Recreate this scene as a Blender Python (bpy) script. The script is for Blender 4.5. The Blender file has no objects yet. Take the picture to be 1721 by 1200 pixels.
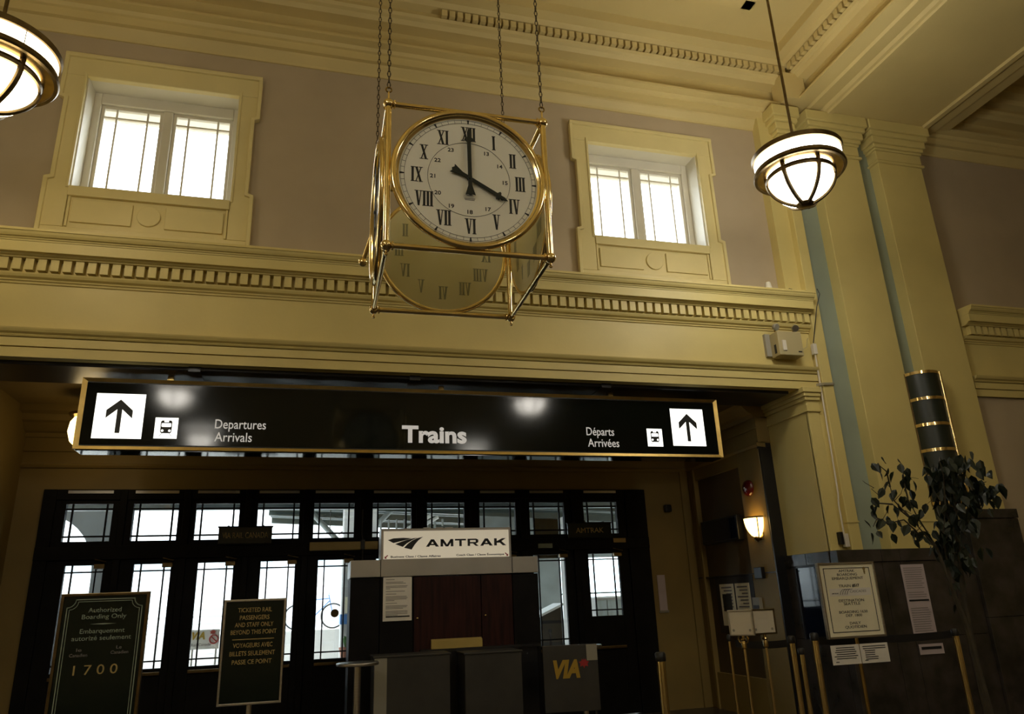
import bpy, math, random
from mathutils import Vector, Matrix
random.seed(7)
S = bpy.context.scene
COL = S.collection
R = math.radians
# ------------------------------------------------------------------ camera
F_PX, YAW, PITCH, ROLL = 1240.0, 15.7, 18.4, -2.3
cam_d = bpy.data.cameras.new('camera'); cam = bpy.data.objects.new('camera', cam_d); COL.objects.link(cam)
cam_d.sensor_fit = 'HORIZONTAL'; cam_d.sensor_width = 36.0; cam_d.lens = F_PX/1721*36.0
cam_d.clip_start = .05; cam_d.clip_end = 300
yw, pt, rl = R(YAW), R(PITCH), R(ROLL)
fwd = Vector((math.sin(yw)*math.cos(pt), math.cos(yw)*math.cos(pt), math.sin(pt)))
rgt = Vector((math.cos(yw), -math.sin(yw), 0)); up = rgt.cross(fwd)
r2 = rgt*math.cos(rl)+up*math.sin(rl); u2 = up*math.cos(rl)-rgt*math.sin(rl)
m = Matrix((r2, u2, -fwd)).transposed().to_4x4(); m.translation = (0, 0, 1.6)
cam.matrix_world = m
S.camera = cam
# ------------------------------------------------------------------ sky (bright overcast), exposure
w = bpy.data.worlds.new('overcast_sky'); S.world = w; w.use_nodes = True
bg = w.node_tree.nodes['Background']; bg.inputs[0].default_value = (.93, .97, 1, 1); bg.inputs[1].default_value = 8.0
S.view_settings.view_transform = 'Standard'; S.view_settings.look = 'None'
S.view_settings.exposure = 0.12; S.view_settings.gamma = 1.0; S.view_settings.use_curve_mapping = False
LAMP = 36.5      # emission of the pendant bowls

# ------------------------------------------------------------------ materials
M = {}
def mat(name, col, rough=.6, metal=0, noise=.0, scale=6, bump=0, bscale=40, emit=None, estr=0, coat=0, spec=.5, col2=None, stretch=None):
    mt = bpy.data.materials.new(name); mt.use_nodes = True; nt = mt.node_tree; b = nt.nodes['Principled BSDF']
    b.inputs['Base Color'].default_value = (*col, 1); b.inputs['Roughness'].default_value = rough
    b.inputs['Metallic'].default_value = metal; b.inputs['Specular IOR Level'].default_value = spec
    if coat: b.inputs['Coat Weight'].default_value = coat; b.inputs['Coat Roughness'].default_value = .05
    if emit: b.inputs['Emission Color'].default_value = (*emit, 1); b.inputs['Emission Strength'].default_value = estr
    tc = nt.nodes.new('ShaderNodeTexCoord')
    mp = nt.nodes.new('ShaderNodeMapping'); nt.links.new(tc.outputs['Object'], mp.inputs[0])
    if stretch: mp.inputs['Scale'].default_value = stretch
    if noise or col2:
        n = nt.nodes.new('ShaderNodeTexNoise'); n.inputs['Scale'].default_value = scale; n.inputs['Detail'].default_value = 5
        nt.links.new(mp.outputs[0], n.inputs['Vector'])
        rp = nt.nodes.new('ShaderNodeValToRGB'); nt.links.new(n.outputs[0], rp.inputs[0])
        c2 = col2 or tuple(max(0, c*(1-noise)) for c in col); c1 = col if col2 else tuple(min(1, c*(1+noise*.6)) for c in col)
        rp.color_ramp.elements[0].position = .35; rp.color_ramp.elements[1].position = .68
        rp.color_ramp.elements[0].color = (*c2, 1); rp.color_ramp.elements[1].color = (*c1, 1)
        nt.links.new(rp.outputs[0], b.inputs['Base Color'])
    if bump:
        n2 = nt.nodes.new('ShaderNodeTexNoise'); n2.inputs['Scale'].default_value = bscale; nt.links.new(mp.outputs[0], n2.inputs['Vector'])
        bp = nt.nodes.new('ShaderNodeBump'); bp.inputs['Strength'].default_value = bump; bp.inputs['Distance'].default_value = .01
        nt.links.new(n2.outputs[0], bp.inputs['Height']); nt.links.new(bp.outputs[0], b.inputs['Normal'])
    M[name] = mt; return mt
def thin_glass(name, tint=(1, 1, 1), refl=.06):
    mt = bpy.data.materials.new(name); mt.use_nodes = True; nt = mt.node_tree; nt.nodes.clear()
    o = nt.nodes.new('ShaderNodeOutputMaterial'); t = nt.nodes.new('ShaderNodeBsdfTransparent'); g = nt.nodes.new('ShaderNodeBsdfGlossy')
    t.inputs[0].default_value = (*tint, 1); g.inputs['Roughness'].default_value = .02
    mx = nt.nodes.new('ShaderNodeMixShader'); mx.inputs[0].default_value = refl
    nt.links.new(t.outputs[0], mx.inputs[1]); nt.links.new(g.outputs[0], mx.inputs[2]); nt.links.new(mx.outputs[0], o.inputs[0]); M[name] = mt
def dial_mat(name):
    mt = bpy.data.materials.new(name); mt.use_nodes = True; nt = mt.node_tree; nt.nodes.clear()
    o = nt.nodes.new('ShaderNodeOutputMaterial'); d = nt.nodes.new('ShaderNodeBsdfDiffuse'); t = nt.nodes.new('ShaderNodeBsdfTranslucent'); g = nt.nodes.new('ShaderNodeBsdfGlossy')
    d.inputs[0].default_value = (.93, .91, .78, 1); t.inputs[0].default_value = (.90, .84, .55, 1); g.inputs['Roughness'].default_value = .015
    a = nt.nodes.new('ShaderNodeMixShader'); a.inputs[0].default_value = .12; nt.links.new(d.outputs[0], a.inputs[1]); nt.links.new(t.outputs[0], a.inputs[2])
    b = nt.nodes.new('ShaderNodeMixShader'); lw_ = nt.nodes.new('ShaderNodeLayerWeight'); lw_.inputs[0].default_value = .5
    pw = nt.nodes.new('ShaderNodeMath'); pw.operation = 'POWER'; pw.inputs[1].default_value = 4.0; nt.links.new(lw_.outputs['Facing'], pw.inputs[0])
    fr = nt.nodes.new('ShaderNodeMath'); fr.operation = 'MULTIPLY_ADD'; fr.inputs[1].default_value = .7; fr.inputs[2].default_value = .09; nt.links.new(pw.outputs[0], fr.inputs[0])
    nt.links.new(fr.outputs[0], b.inputs[0]); nt.links.new(a.outputs[0], b.inputs[1]); nt.links.new(g.outputs[0], b.inputs[2]); nt.links.new(b.outputs[0], o.inputs[0]); M[name] = mt
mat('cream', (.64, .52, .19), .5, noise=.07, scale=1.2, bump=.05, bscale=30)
mat('cream_gloss', (.70, .59, .27), .4, noise=.05, scale=2)
mat('taupe', (.45, .36, .23), .65, noise=.08, scale=1.0, bump=.05, bscale=25)
mat('sash_white', (.66, .62, .50), .4, noise=.04, scale=3)
mat('sage', (.29, .335, .255), .6, noise=.08, scale=1.5)
mat('ceil_cream', (.62, .49, .20), .6, noise=.06, scale=1)
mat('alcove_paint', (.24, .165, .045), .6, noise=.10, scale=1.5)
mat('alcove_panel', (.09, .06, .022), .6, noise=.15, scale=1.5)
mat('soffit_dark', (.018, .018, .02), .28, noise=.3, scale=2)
mat('marble', (.055, .045, .04), .25, col2=(.022, .02, .015), scale=3.5, stretch=(1, 1, 1))
mat('marble_joint', (.01, .01, .01), .6)
mat('dark_wood', (.006, .005, .0045), .6, noise=.4, scale=4, spec=.15)
mat('red_wood', (.030, .007, .005), .5, spec=.2, noise=.6, scale=3, stretch=(8, 8, .6))
mat('floor_stone', (.05, .04, .03), .35, noise=.3, scale=2)
mat('hall_wall', (.60, .47, .24), .7, noise=.05, scale=1)
mat('brass', (.84, .65, .30), .14, 1, noise=.12, scale=9)
mat('brass_old', (.42, .29, .10), .25, 1, noise=.25, scale=8)
mat('brass_dark', (.17, .12, .055), .35, 1, noise=.3, scale=10)
mat('chain_iron', (.10, .075, .04), .4, .8, noise=.3, scale=30)
mat('milk_glass', (.88, .82, .52), .12, spec=.6)
mat('show_through_print', (.36, .36, .24), .3)
mat('black_ink', (.008, .010, .011), .45)
mat('hand_black', (.006, .012, .012), .35)
mat('sign_black', (.002, .004, .003), .085, spec=.3)
mat('sign_white', (.9, .9, .85), .4, emit=(1, 1, .93), estr=1.3)
mat('sign_letter', (.6, .58, .55), .4, emit=(1, .97, .92), estr=.27)
mat('lamp_bowl', (.9, .88, .82), .4, emit=(1, .95, .84), estr=LAMP)
mat('lamp_band', (.9, .86, .76), .4, emit=(1, .95, .84), estr=LAMP*.30)
mat('lamp_top', (.9, .86, .76), .4, emit=(1, .95, .84), estr=LAMP*.6)
mat('weak_bowl', (.9, .86, .72), .4, emit=(1, .84, .55), estr=LAMP*.46)
mat('weak_band', (.9, .84, .7), .4, emit=(1, .86, .60), estr=LAMP*.14)
mat('lamp_glass', (.9, .86, .8), .3, emit=(1, .87, .70), estr=LAMP*.12)
mat('sconce_glow', (.9, .8, .55), .4, emit=(1, .62, .18), estr=5.0)
mat('globe_glow', (.9, .85, .7), .4, emit=(1, .72, .32), estr=3.5)
mat('steel', (.55, .53, .50), .3, 1, noise=.1, scale=4, stretch=(1, 1, 20))
mat('alu', (.42, .40, .36), .38, .6, noise=.08, scale=2)
mat('desk_grey', (.045, .042, .036), .5, .2, noise=.2, scale=3)
mat('brass_satin', (.80, .58, .20), .33, 1, noise=.12, scale=6)
mat('sign_panel', (.68, .62, .50), .4, noise=.03, scale=3)
mat('header_panel', (.72, .66, .52), .4, noise=.03, scale=3, emit=(1, .88, .66), estr=.30)  # pale header face with a weak emission of its own
mat('paper', (.82, .78, .70), .7, noise=.04, scale=6)
mat('paper_cream', (.88, .82, .60), .6, noise=.05, scale=5)
mat('paper_mauve', (.50, .42, .43), .7, noise=.06, scale=5)
mat('grey_print', (.22, .20, .19), .7)
mat('ink_red', (.35, .02, .02), .6)
mat('yellow_brass_block', (.45, .33, .09), .4, noise=.1, scale=5)
mat('yellow_print', (.40, .25, .02), .5)
mat('gold_print', (.42, .30, .10), .5)
mat('pale_green_print', (.30, .36, .28), .5)
mat('board_green', (.004, .009, .006), .12, spec=.3)
mat('belt_black', (.006, .006, .007), .7)
mat('plastic_cream', (.42, .35, .18), .45)
mat('plastic_grey', (.30, .28, .22), .5)
mat('black_plastic', (.008, .008, .009), .35)
mat('red_bell', (.09, .006, .005), .2, coat=.6)
mat('smoke_glass', (.012, .017, .010), .42, spec=.5)
mat('screen_glass', (.005, .008, .02), .06, spec=.4)
mat('bark', (.045, .035, .018), .8, noise=.4, scale=12)
mat('leaf_green', (.010, .020, .007), .45, noise=.4, scale=6)
mat('terracotta', (.42, .17, .10), .7, noise=.1, scale=5)
mat('leaf_light', (.10, .24, .07), .6, noise=.3, scale=8)
mat('concrete', (.42, .41, .39), .85, noise=.1, scale=2)
mat('slate', (.05, .055, .055), .8, noise=.2, scale=2)
mat('platform', (.55, .53, .50), .85, noise=.1, scale=1)
mat('train_silver', (.80, .83, .86), .4, .2, noise=.04, scale=1)
mat('train_blue', (.42, .52, .58), .4)
mat('canopy_green', (.035, .05, .045), .5, noise=.2, scale=2)
mat('canopy_grey', (.22, .25, .25), .5, noise=.2, scale=2)
mat('rail_white', (.7, .7, .68), .5)
mat('blue_paint', (.08, .20, .45), .5)
mat('dark_metal', (.05, .05, .05), .4, .7)
mat('yellow_glow', (.9, .6, .1), .4, emit=(1, .62, .1), estr=2.0)
mat('white_glow', (.9, .9, .9), .4, emit=(.95, 1, 1), estr=3.0)
mat('blue_banner', (.05, .16, .30), .6)
thin_glass('window_glass', (.97, .99, 1), .05)
thin_glass('door_glass', (.90, .95, .96), .07)
dial_mat('dial_ivory')

# ------------------------------------------------------------------ mesh builder
class MB:
    def __init__(s): s.v = []; s.f = []; s.sm = False
    def add(s, vs, fs):
        o = len(s.v); s.v += [tuple(p) for p in vs]; s.f += [tuple(i+o for i in f) for f in fs]; return s
    def box(s, x0, x1, y0, y1, z0, z1):
        x0, x1 = min(x0, x1), max(x0, x1); y0, y1 = min(y0, y1), max(y0, y1); z0, z1 = min(z0, z1), max(z0, z1)
        return s.add([(x0, y0, z0), (x1, y0, z0), (x1, y1, z0), (x0, y1, z0), (x0, y0, z1), (x1, y0, z1), (x1, y1, z1), (x0, y1, z1)],
                     [(0, 3, 2, 1), (4, 5, 6, 7), (0, 1, 5, 4), (1, 2, 6, 5), (2, 3, 7, 6), (3, 0, 4, 7)])
    def prism(s, pts, ax, a, b):
        # polygon pts in the two other axes (order x,y,z without ax), extruded from a to b along ax
        n = len(pts)
        def P(p, t):
            return {'x': (t, p[0], p[1]), 'y': (p[0], t, p[1]), 'z': (p[0], p[1], t)}[ax]
        vs = [P(p, a) for p in pts]+[P(p, b) for p in pts]
        fs = [tuple(range(n-1, -1, -1)), tuple(range(n, 2*n))]+[(i, (i+1) % n, (i+1) % n+n, i+n) for i in range(n)]
        return s.add(vs, fs)
    def tube(s, path, rad, n=10, cap=True):
        P = [Vector(p) for p in path]; k = len(P); rs = rad if isinstance(rad, (list, tuple)) else [rad]*k
        vs = []; prev = None
        for i, p in enumerate(P):
            d = (P[min(i+1, k-1)]-P[max(i-1, 0)]).normalized()
            if prev is None:
                a = Vector((0, 0, 1)) if abs(d.z) < .9 else Vector((1, 0, 0)); e = d.cross(a).normalized()
            else:
                e = (prev-d*prev.dot(d)).normalized()
            prev = e; g = d.cross(e)
            vs += [p+(e*math.cos(2*math.pi*j/n)+g*math.sin(2*math.pi*j/n))*rs[i] for j in range(n)]
        fs = [(i*n+j, i*n+(j+1) % n, (i+1)*n+(j+1) % n, (i+1)*n+j) for i in range(k-1) for j in range(n)]
        if cap: fs += [tuple(range(n-1, -1, -1)), tuple((k-1)*n+j for j in range(n))]
        s.sm = True; return s.add(vs, fs)
    def lathe(s, prof, n=32, c=(0, 0, 0), closed=False, a0=0, a1=2*math.pi):
        full = abs(a1-a0-2*math.pi) < 1e-6; cnt = n if full else n+1; k = len(prof)
        vs = []
        for j in range(cnt):
            a = a0+(a1-a0)*j/n
            vs += [(c[0]+r*math.cos(a), c[1]+r*math.sin(a), c[2]+z) for r, z in prof]
        fs = []
        for j in range(n):
            j2 = (j+1) % cnt
            for i in range(k-1 if not closed else k):
                i2 = (i+1) % k; fs.append((j*k+i, j2*k+i, j2*k+i2, j*k+i2))
        s.sm = True; return s.add(vs, fs)
    def ball(s, c, r, n=12):
        pr = [(max(1e-4, r*math.sin(math.pi*i/8)), -r*math.cos(math.pi*i/8)) for i in range(9)]
        return s.lathe(pr, n, c)
    def torus(s, c, Rr, r, ax='y', n=48, k=10, sx=1, sz=1):
        vs = []
        for j in range(n):
            a = 2*math.pi*j/n
            for i in range(k):
                b = 2*math.pi*i/k; rr = Rr+r*math.cos(b); h = r*math.sin(b)
                p = (rr*math.cos(a)*sx, rr*math.sin(a)*sz, h)
                vs.append({'y': (c[0]+p[0], c[1]+p[2], c[2]+p[1]), 'z': (c[0]+p[0], c[1]+p[1], c[2]+p[2]), 'x': (c[0]+p[2], c[1]+p[0], c[2]+p[1])}[ax])
        fs = [(j*k+i, ((j+1) % n)*k+i, ((j+1) % n)*k+(i+1) % k, j*k+(i+1) % k) for j in range(n) for i in range(k)]
        s.sm = True; return s.add(vs, fs)
    def disc(s, c, r, t, ax='y', n=40):
        pts = [(r*math.cos(2*math.pi*i/n), r*math.sin(2*math.pi*i/n)) for i in range(n)]
        if ax == 'y': return s.prism([(c[0]+p[0], c[2]+p[1]) for p in pts], 'y', c[1], c[1]+t)
        if ax == 'z': return s.prism([(c[0]+p[0], c[1]+p[1]) for p in pts], 'z', c[2], c[2]+t)
        return s.prism([(c[1]+p[0], c[2]+p[1]) for p in pts], 'x', c[0], c[0]+t)
    def mesh(s, name):
        me = bpy.data.meshes.new(name); me.from_pydata(s.v, [], s.f); me.validate()
        import bmesh
        b = bmesh.new(); b.from_mesh(me); bmesh.ops.recalc_face_normals(b, faces=b.faces); b.to_mesh(me); b.free()
        if s.sm:
            me.polygons.foreach_set('use_smooth', [True]*len(me.polygons))
            try: me.set_sharp_from_angle(angle=R(40))
            except Exception: pass
        return me

BASE = {}
def tag(o, label=None, cat=None, group=None, kind=None):
    if label: o['label'] = label
    if cat: o['category'] = cat
    if group: o['group'] = group
    if kind: o['kind'] = kind
    return o
def obj(name, mb, mt, parent=None, bev=0, world=True):
    me = mb.mesh(name) if isinstance(mb, MB) else mb
    if mt and not me.materials: me.materials.append(M[mt])
    if isinstance(mb, MB) and parent is not None and world:
        b = BASE.get(parent.name, Vector((0, 0, 0)))
        if b.length: me.transform(Matrix.Translation(-b))
    o = bpy.data.objects.new(name, me); COL.objects.link(o)
    if parent is not None:
        o.parent = parent; BASE[o.name] = BASE.get(parent.name, Vector((0, 0, 0)))
    if bev:
        md = o.modifiers.new('bevel', 'BEVEL'); md.width = bev; md.segments = 2; md.limit_method = 'ANGLE'; md.angle_limit = R(40)
    return o
def thing(name, label, cat, loc=(0, 0, 0), rotz=0, group=None, local=False, kind=None):
    o = bpy.data.objects.new(name, None); COL.objects.link(o); o.empty_display_size = .1
    o.location = loc; o.rotation_euler = (0, 0, rotz); tag(o, label, cat, group, kind)
    BASE[o.name] = Vector((0, 0, 0)) if local else Vector(loc)
    return o
def box(name, x0, x1, y0, y1, z0, z1, mt, parent=None, bev=0):
    return obj(name, MB().box(x0, x1, y0, y1, z0, z1), mt, parent, bev)
def copy_tree(o, parent=None):
    c = o.copy(); COL.objects.link(c); c.parent = parent
    for ch in list(o.children): copy_tree(ch, c)
    return c
UNIT = {}
def unit_box(name, x0, x1, y0, y1, z0, z1, mt, parent):
    # a box sharing one unit mesh per material (many alike panes, dentils, bars)
    if mt not in UNIT:
        UNIT[mt] = MB().box(-.5, .5, -.5, .5, -.5, .5).mesh('unit_piece'); UNIT[mt].materials.append(M[mt])
    o = bpy.data.objects.new(name, UNIT[mt]); COL.objects.link(o); o.parent = parent
    b = BASE.get(parent.name, Vector((0, 0, 0)))
    o.location = Vector(((x0+x1)/2, (y0+y1)/2, (z0+z1)/2))-b; o.scale = (abs(x1-x0), abs(y1-y0), abs(z1-z0)); return o
def text_mesh(txt, depth=.0, bold=0.0, shear=0.0, spacing=1.0, align='LEFT'):
    cu = bpy.data.curves.new('t', 'FONT'); cu.body = txt; cu.size = 1; cu.extrude = depth; cu.offset = bold; cu.shear = shear; cu.space_character = spacing; cu.resolution_u = 3
    o = bpy.data.objects.new('t', cu); COL.objects.link(o); me = bpy.data.meshes.new_from_object(o)
    bpy.data.objects.remove(o); bpy.data.curves.remove(cu); me.materials.clear(); return me
def text(name, txt, x0, x1, zb, h, y, mt, parent, bold=0, shear=0, spacing=1.0, depth=.003, rot=None):
    """lettering facing -Y: fitted between x0..x1, baseline zb, capital height h, front at y"""
    me = text_mesh(txt, .5, bold, shear, spacing); xs = [v.co.x for v in me.vertices]
    a, b = min(xs), max(xs); sx = (x1-x0)/(b-a); sz = h/.70
    off = BASE.get(parent.name, Vector((0, 0, 0)))
    for v in me.vertices:
        p = v.co.copy(); v.co = Vector((x0+(p.x-a)*sx, y+(.5-p.z)*depth, zb+p.y*sz))-off
    return obj(name, me, mt, parent)
def poly(name, pts, y, t, mt, parent):
    """flat shape in XZ, front at y, thickness t back"""
    return obj(name, MB().prism(pts, 'y', y, y+t), mt, parent)
def struct(o, label=None): return tag(o, label, kind='structure')

# ================================================================== THE HALL
YW = 8.15     # plane of the upper wall
box_floor = struct(box('floor', -9.5, 16, -9, 11.15, -.2, 0, 'floor_stone'), 'dark polished stone floor of the station hall')
# upper wall with two window openings
WC = (-1.88, 4.31); OW = .835; OZ0, OZ1 = 6.12, 7.62
wf = struct(thing('wall_front', 'mauve taupe upper wall above the cornice, with two windows', None, (1.2, YW, 5.4)))
xs = [-9.5, WC[0]-OW, WC[0]+OW, WC[1]-OW, WC[1]+OW, 16]
mb = MB().box(-9.5, 16, YW, YW+.5, 5.30, OZ0).box(-9.5, 16, YW, YW+.5, OZ1, 9.5)
for a, b in ((0, 1), (2, 3), (4, 5)): mb.box(xs[a], xs[b], YW, YW+.5, OZ0, OZ1)
obj('wall_surface', mb, 'taupe', wf)

def make_window(idx, cx, label):
    w0 = struct(thing('window_%d' % idx, label, None, (cx, YW, 5.5)))
    X = lambda d: cx+d
    # casing with ears, built as separate stiles and rails
    yf = YW-.06
    def pr(name, pts, y0, y1, mt='cream_gloss', bev=.008): return obj(name, MB().prism([(cx+p[0], p[1]) for p in pts], 'y', y0, y1), mt, w0, bev)
    for s in (-1, 1):
        pts = [(s*OW, 6.06), (s*1.08, 5.76), (s*1.08, 6.22), (s*1.02, 6.24), (s*1.02, 7.27), (s*1.08, 7.29), (s*1.08, 7.60), (s*OW, 7.60)]
        pr('casing_stile', [(s*OW, 5.64), (s*1.08, 5.64)]+pts[2:], yf, YW+.02)
        # raised outer moulding that follows the ears
        e = .045
        pr('casing_moulding', [(s*(1.09-e), 5.50), (s*1.09, 5.50), (s*1.09, 6.23), (s*1.03, 6.25), (s*1.03, 7.26), (s*1.09, 7.28), (s*1.09, 7.88), (s*(1.09-e), 7.88), (s*(1.09-e), 7.31), (s*(1.03-e), 7.29), (s*(1.03-e), 6.22), (s*(1.09-e), 6.20)], yf-.03, yf+.02)
        pr('casing_bead', [(s*OW, OZ0), (s*(OW+.03), OZ0), (s*(OW+.03), OZ1+.03), (s*OW, OZ1+.0)], yf-.015, yf+.02, bev=.005)
    pr('casing_head', [(-1.08, 7.60), (1.08, 7.60), (1.08, 7.87), (-1.08, 7.87)], yf, YW+.02)
    pr('casing_head_moulding', [(-1.09, 7.84), (1.09, 7.84), (1.09, 7.89), (-1.09, 7.89)], yf-.035, yf+.02)
    pr('casing_foot', [(-1.08, 5.50), (1.08, 5.50), (1.08, 5.64), (-1.08, 5.64)], yf, YW+.02)
    pr('casing_foot_moulding', [(-1.09, 5.49), (1.09, 5.49), (1.09, 5.54), (-1.09, 5.54)], yf-.03, yf+.02)
    # apron below the sill: recessed field with raised tablets and a roundel
    pr('apron', [(-OW, 5.64), (OW, 5.64), (OW, 6.04), (-OW, 6.04)], yf+.03, YW+.02)
    for s in (-1, 1):
        pr('tablet', [(s*.17, 5.71), (s*.78, 5.71), (s*.78, 5.98), (s*.17, 5.98)], yf+.005, yf+.035, bev=.006)
        pr('roundel_link', [(s*.80, 5.655), (s*.825, 5.655), (s*.825, 6.03), (s*.80, 6.03)], yf+.01, yf+.035, bev=.004)
    obj('roundel', MB().disc((cx, yf+.005, 5.85), .122, .03), 'cream_gloss', w0, .006)
    pr('sill', [(-OW, 6.02), (OW, 6.02), (OW, 6.14), (-OW, 6.14)], yf-.02, YW+.34)
    # reveal linings
    for s in (-1, 1): obj('reveal', MB().box(X(s*OW), X(s*(OW-.012)), YW-.02, YW+.32, OZ0, OZ1), 'sash_white', w0)
    obj('reveal_head', MB().box(X(-OW), X(OW), YW-.02, YW+.32, OZ1-.012, OZ1), 'sash_white', w0)
    # sash frame: outer frame, mullion, then two casements of nine leaded panes
    ys = YW+.30
    fr = obj('sash_frame', MB().box(X(-OW), X(-.745), ys-.05, ys+.08, 6.14, OZ1).box(X(OW), X(.745), ys-.05, ys+.08, 6.14, OZ1)
             .box(X(-.745), X(.745), ys-.05, ys+.08, 7.47, OZ1).box(X(-.745), X(.745), ys-.05, ys+.08, 6.14, 6.25), 'sash_white', w0, .01)
    obj('mullion', MB().box(X(-.055), X(.055), ys-.04, ys+.08, 6.25, 7.47), 'sash_white', w0, .012)
    for s in (-1, 1):
        a, b = sorted((s*.055, s*.745)); z0, z1 = 6.25, 7.47; t = .04
        ca = obj('casement', MB().box(X(a), X(a+t), ys-.01, ys+.05, z0, z1).box(X(b-t), X(b), ys-.01, ys+.05, z0, z1)
                 .box(X(a+t), X(b-t), ys-.01, ys+.05, z0, z0+t).box(X(a+t), X(b-t), ys-.01, ys+.05, z1-t, z1), 'sash_white', w0, .006)
        gx = [a+t, a+t+.135, b-t-.135, b-t]; gz = [z0+t, z0+t+.055, z1-t-.115, z1-t]
        for i in (1, 2): unit_box('muntin', X(gx[i]-.011), X(gx[i]+.011), ys-.004, ys+.03, z0+t, z1-t, 'sash_white', ca)
        for i in (1, 2): unit_box('muntin', X(a+t), X(b-t), ys-.002, ys+.03, gz[i]-.010, gz[i]+.010, 'sash_white', ca)
        for i in range(3):
            for j in range(3):
                unit_box('pane', X(gx[i]+(.008 if i else 0)), X(gx[i+1]-(.008 if i < 2 else 0)), ys+.015, ys+.019, gz[j]+(.008 if j else 0), gz[j+1]-(.008 if j < 2 else 0), 'window_glass', ca)
    obj('outer_eave', MB().box(X(-1.2), X(1.2), YW+.5, 9.27, 7.80, 7.88), 'rail_white', w0)
    return w0
make_window(1, WC[0], 'white two-light leaded window over the departures half of the sign')
make_window(2, WC[1], 'white two-light leaded window beside the fluted pier and pendant lamp')

# ---- entablature beam across the opening, with dentil cornice
def entablature(name, xa, xb, label, dent=True):
    t = struct(thing(name, label, None, ((xa+xb)/2, 8.0, 4.11)))
    obj('beam_body', MB().box(xa, xb, 8.0, 8.85, 4.11, 5.34), 'cream', t)
    pro = lambda n, pts, mt='cream': obj(n, MB().prism(pts, 'x', xa, xb), mt, t)
    pro('fascia', [(8.02, 4.11), (7.975, 4.11), (7.975, 4.21), (8.02, 4.21)])
    pro('fascia', [(8.02, 4.222), (7.965, 4.222), (7.965, 4.31), (8.02, 4.31)])
    pro('architrave_moulding', [(8.02, 4.315), (7.955, 4.32), (7.945, 4.335), (7.95, 4.345), (7.92, 4.36), (7.905, 4.385), (7.90, 4.40), (8.02, 4.405)])
    pro('bed_moulding', [(8.02, 4.90), (7.985, 4.905), (7.98, 4.925), (7.965, 4.93), (7.96, 4.945), (7.93, 4.96), (7.915, 4.985), (7.91, 5.0), (8.02, 5.005)])
    pro('dentil_ground', [(8.02, 5.0), (7.96, 5.0), (7.96, 5.16), (8.02, 5.16)])
    pro('dentil_cap', [(8.02, 5.145), (7.87, 5.145), (7.865, 5.158), (7.84, 5.165), (7.83, 5.18), (8.02, 5.185)])
    pro('corona', [(8.02, 5.18), (7.79, 5.18), (7.79, 5.29), (8.02, 5.29)])
    pro('crown_moulding', [(8.02, 5.29), (7.785, 5.292), (7.78, 5.31), (7.77, 5.312), (7.765, 5.325), (7.745, 5.33), (7.73, 5.35), (7.72, 5.375), (7.71, 5.378), (7.71, 5.405), (8.16, 5.42), (8.16, 5.30)])
    if dent:
        n = int((xb-xa-.04)/.115); x = xb-.03
        while x-.078 > xa:
            unit_box('dentil', x-.078, x, 7.885, 7.965, 5.018, 5.146, 'cream', t); x -= .1155
    return t
ent = entablature('trim_1', -4.0, 6.43, 'cream entablature beam with dentil cornice spanning the opening')
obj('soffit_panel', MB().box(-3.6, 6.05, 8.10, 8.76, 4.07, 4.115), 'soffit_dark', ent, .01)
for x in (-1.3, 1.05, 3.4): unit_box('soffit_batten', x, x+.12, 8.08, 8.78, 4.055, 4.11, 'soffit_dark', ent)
ent2 = entablature('trim_2', 9.02, 15.9, 'cream dentil cornice on the dim wall beyond the fluted pier')
w2_ = struct(box('wall_front_lower', 9.0, 16, 8.02, 8.6, 0, 4.2, 'taupe'), 'dim wall below the cornice beyond the fluted pier')

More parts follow.
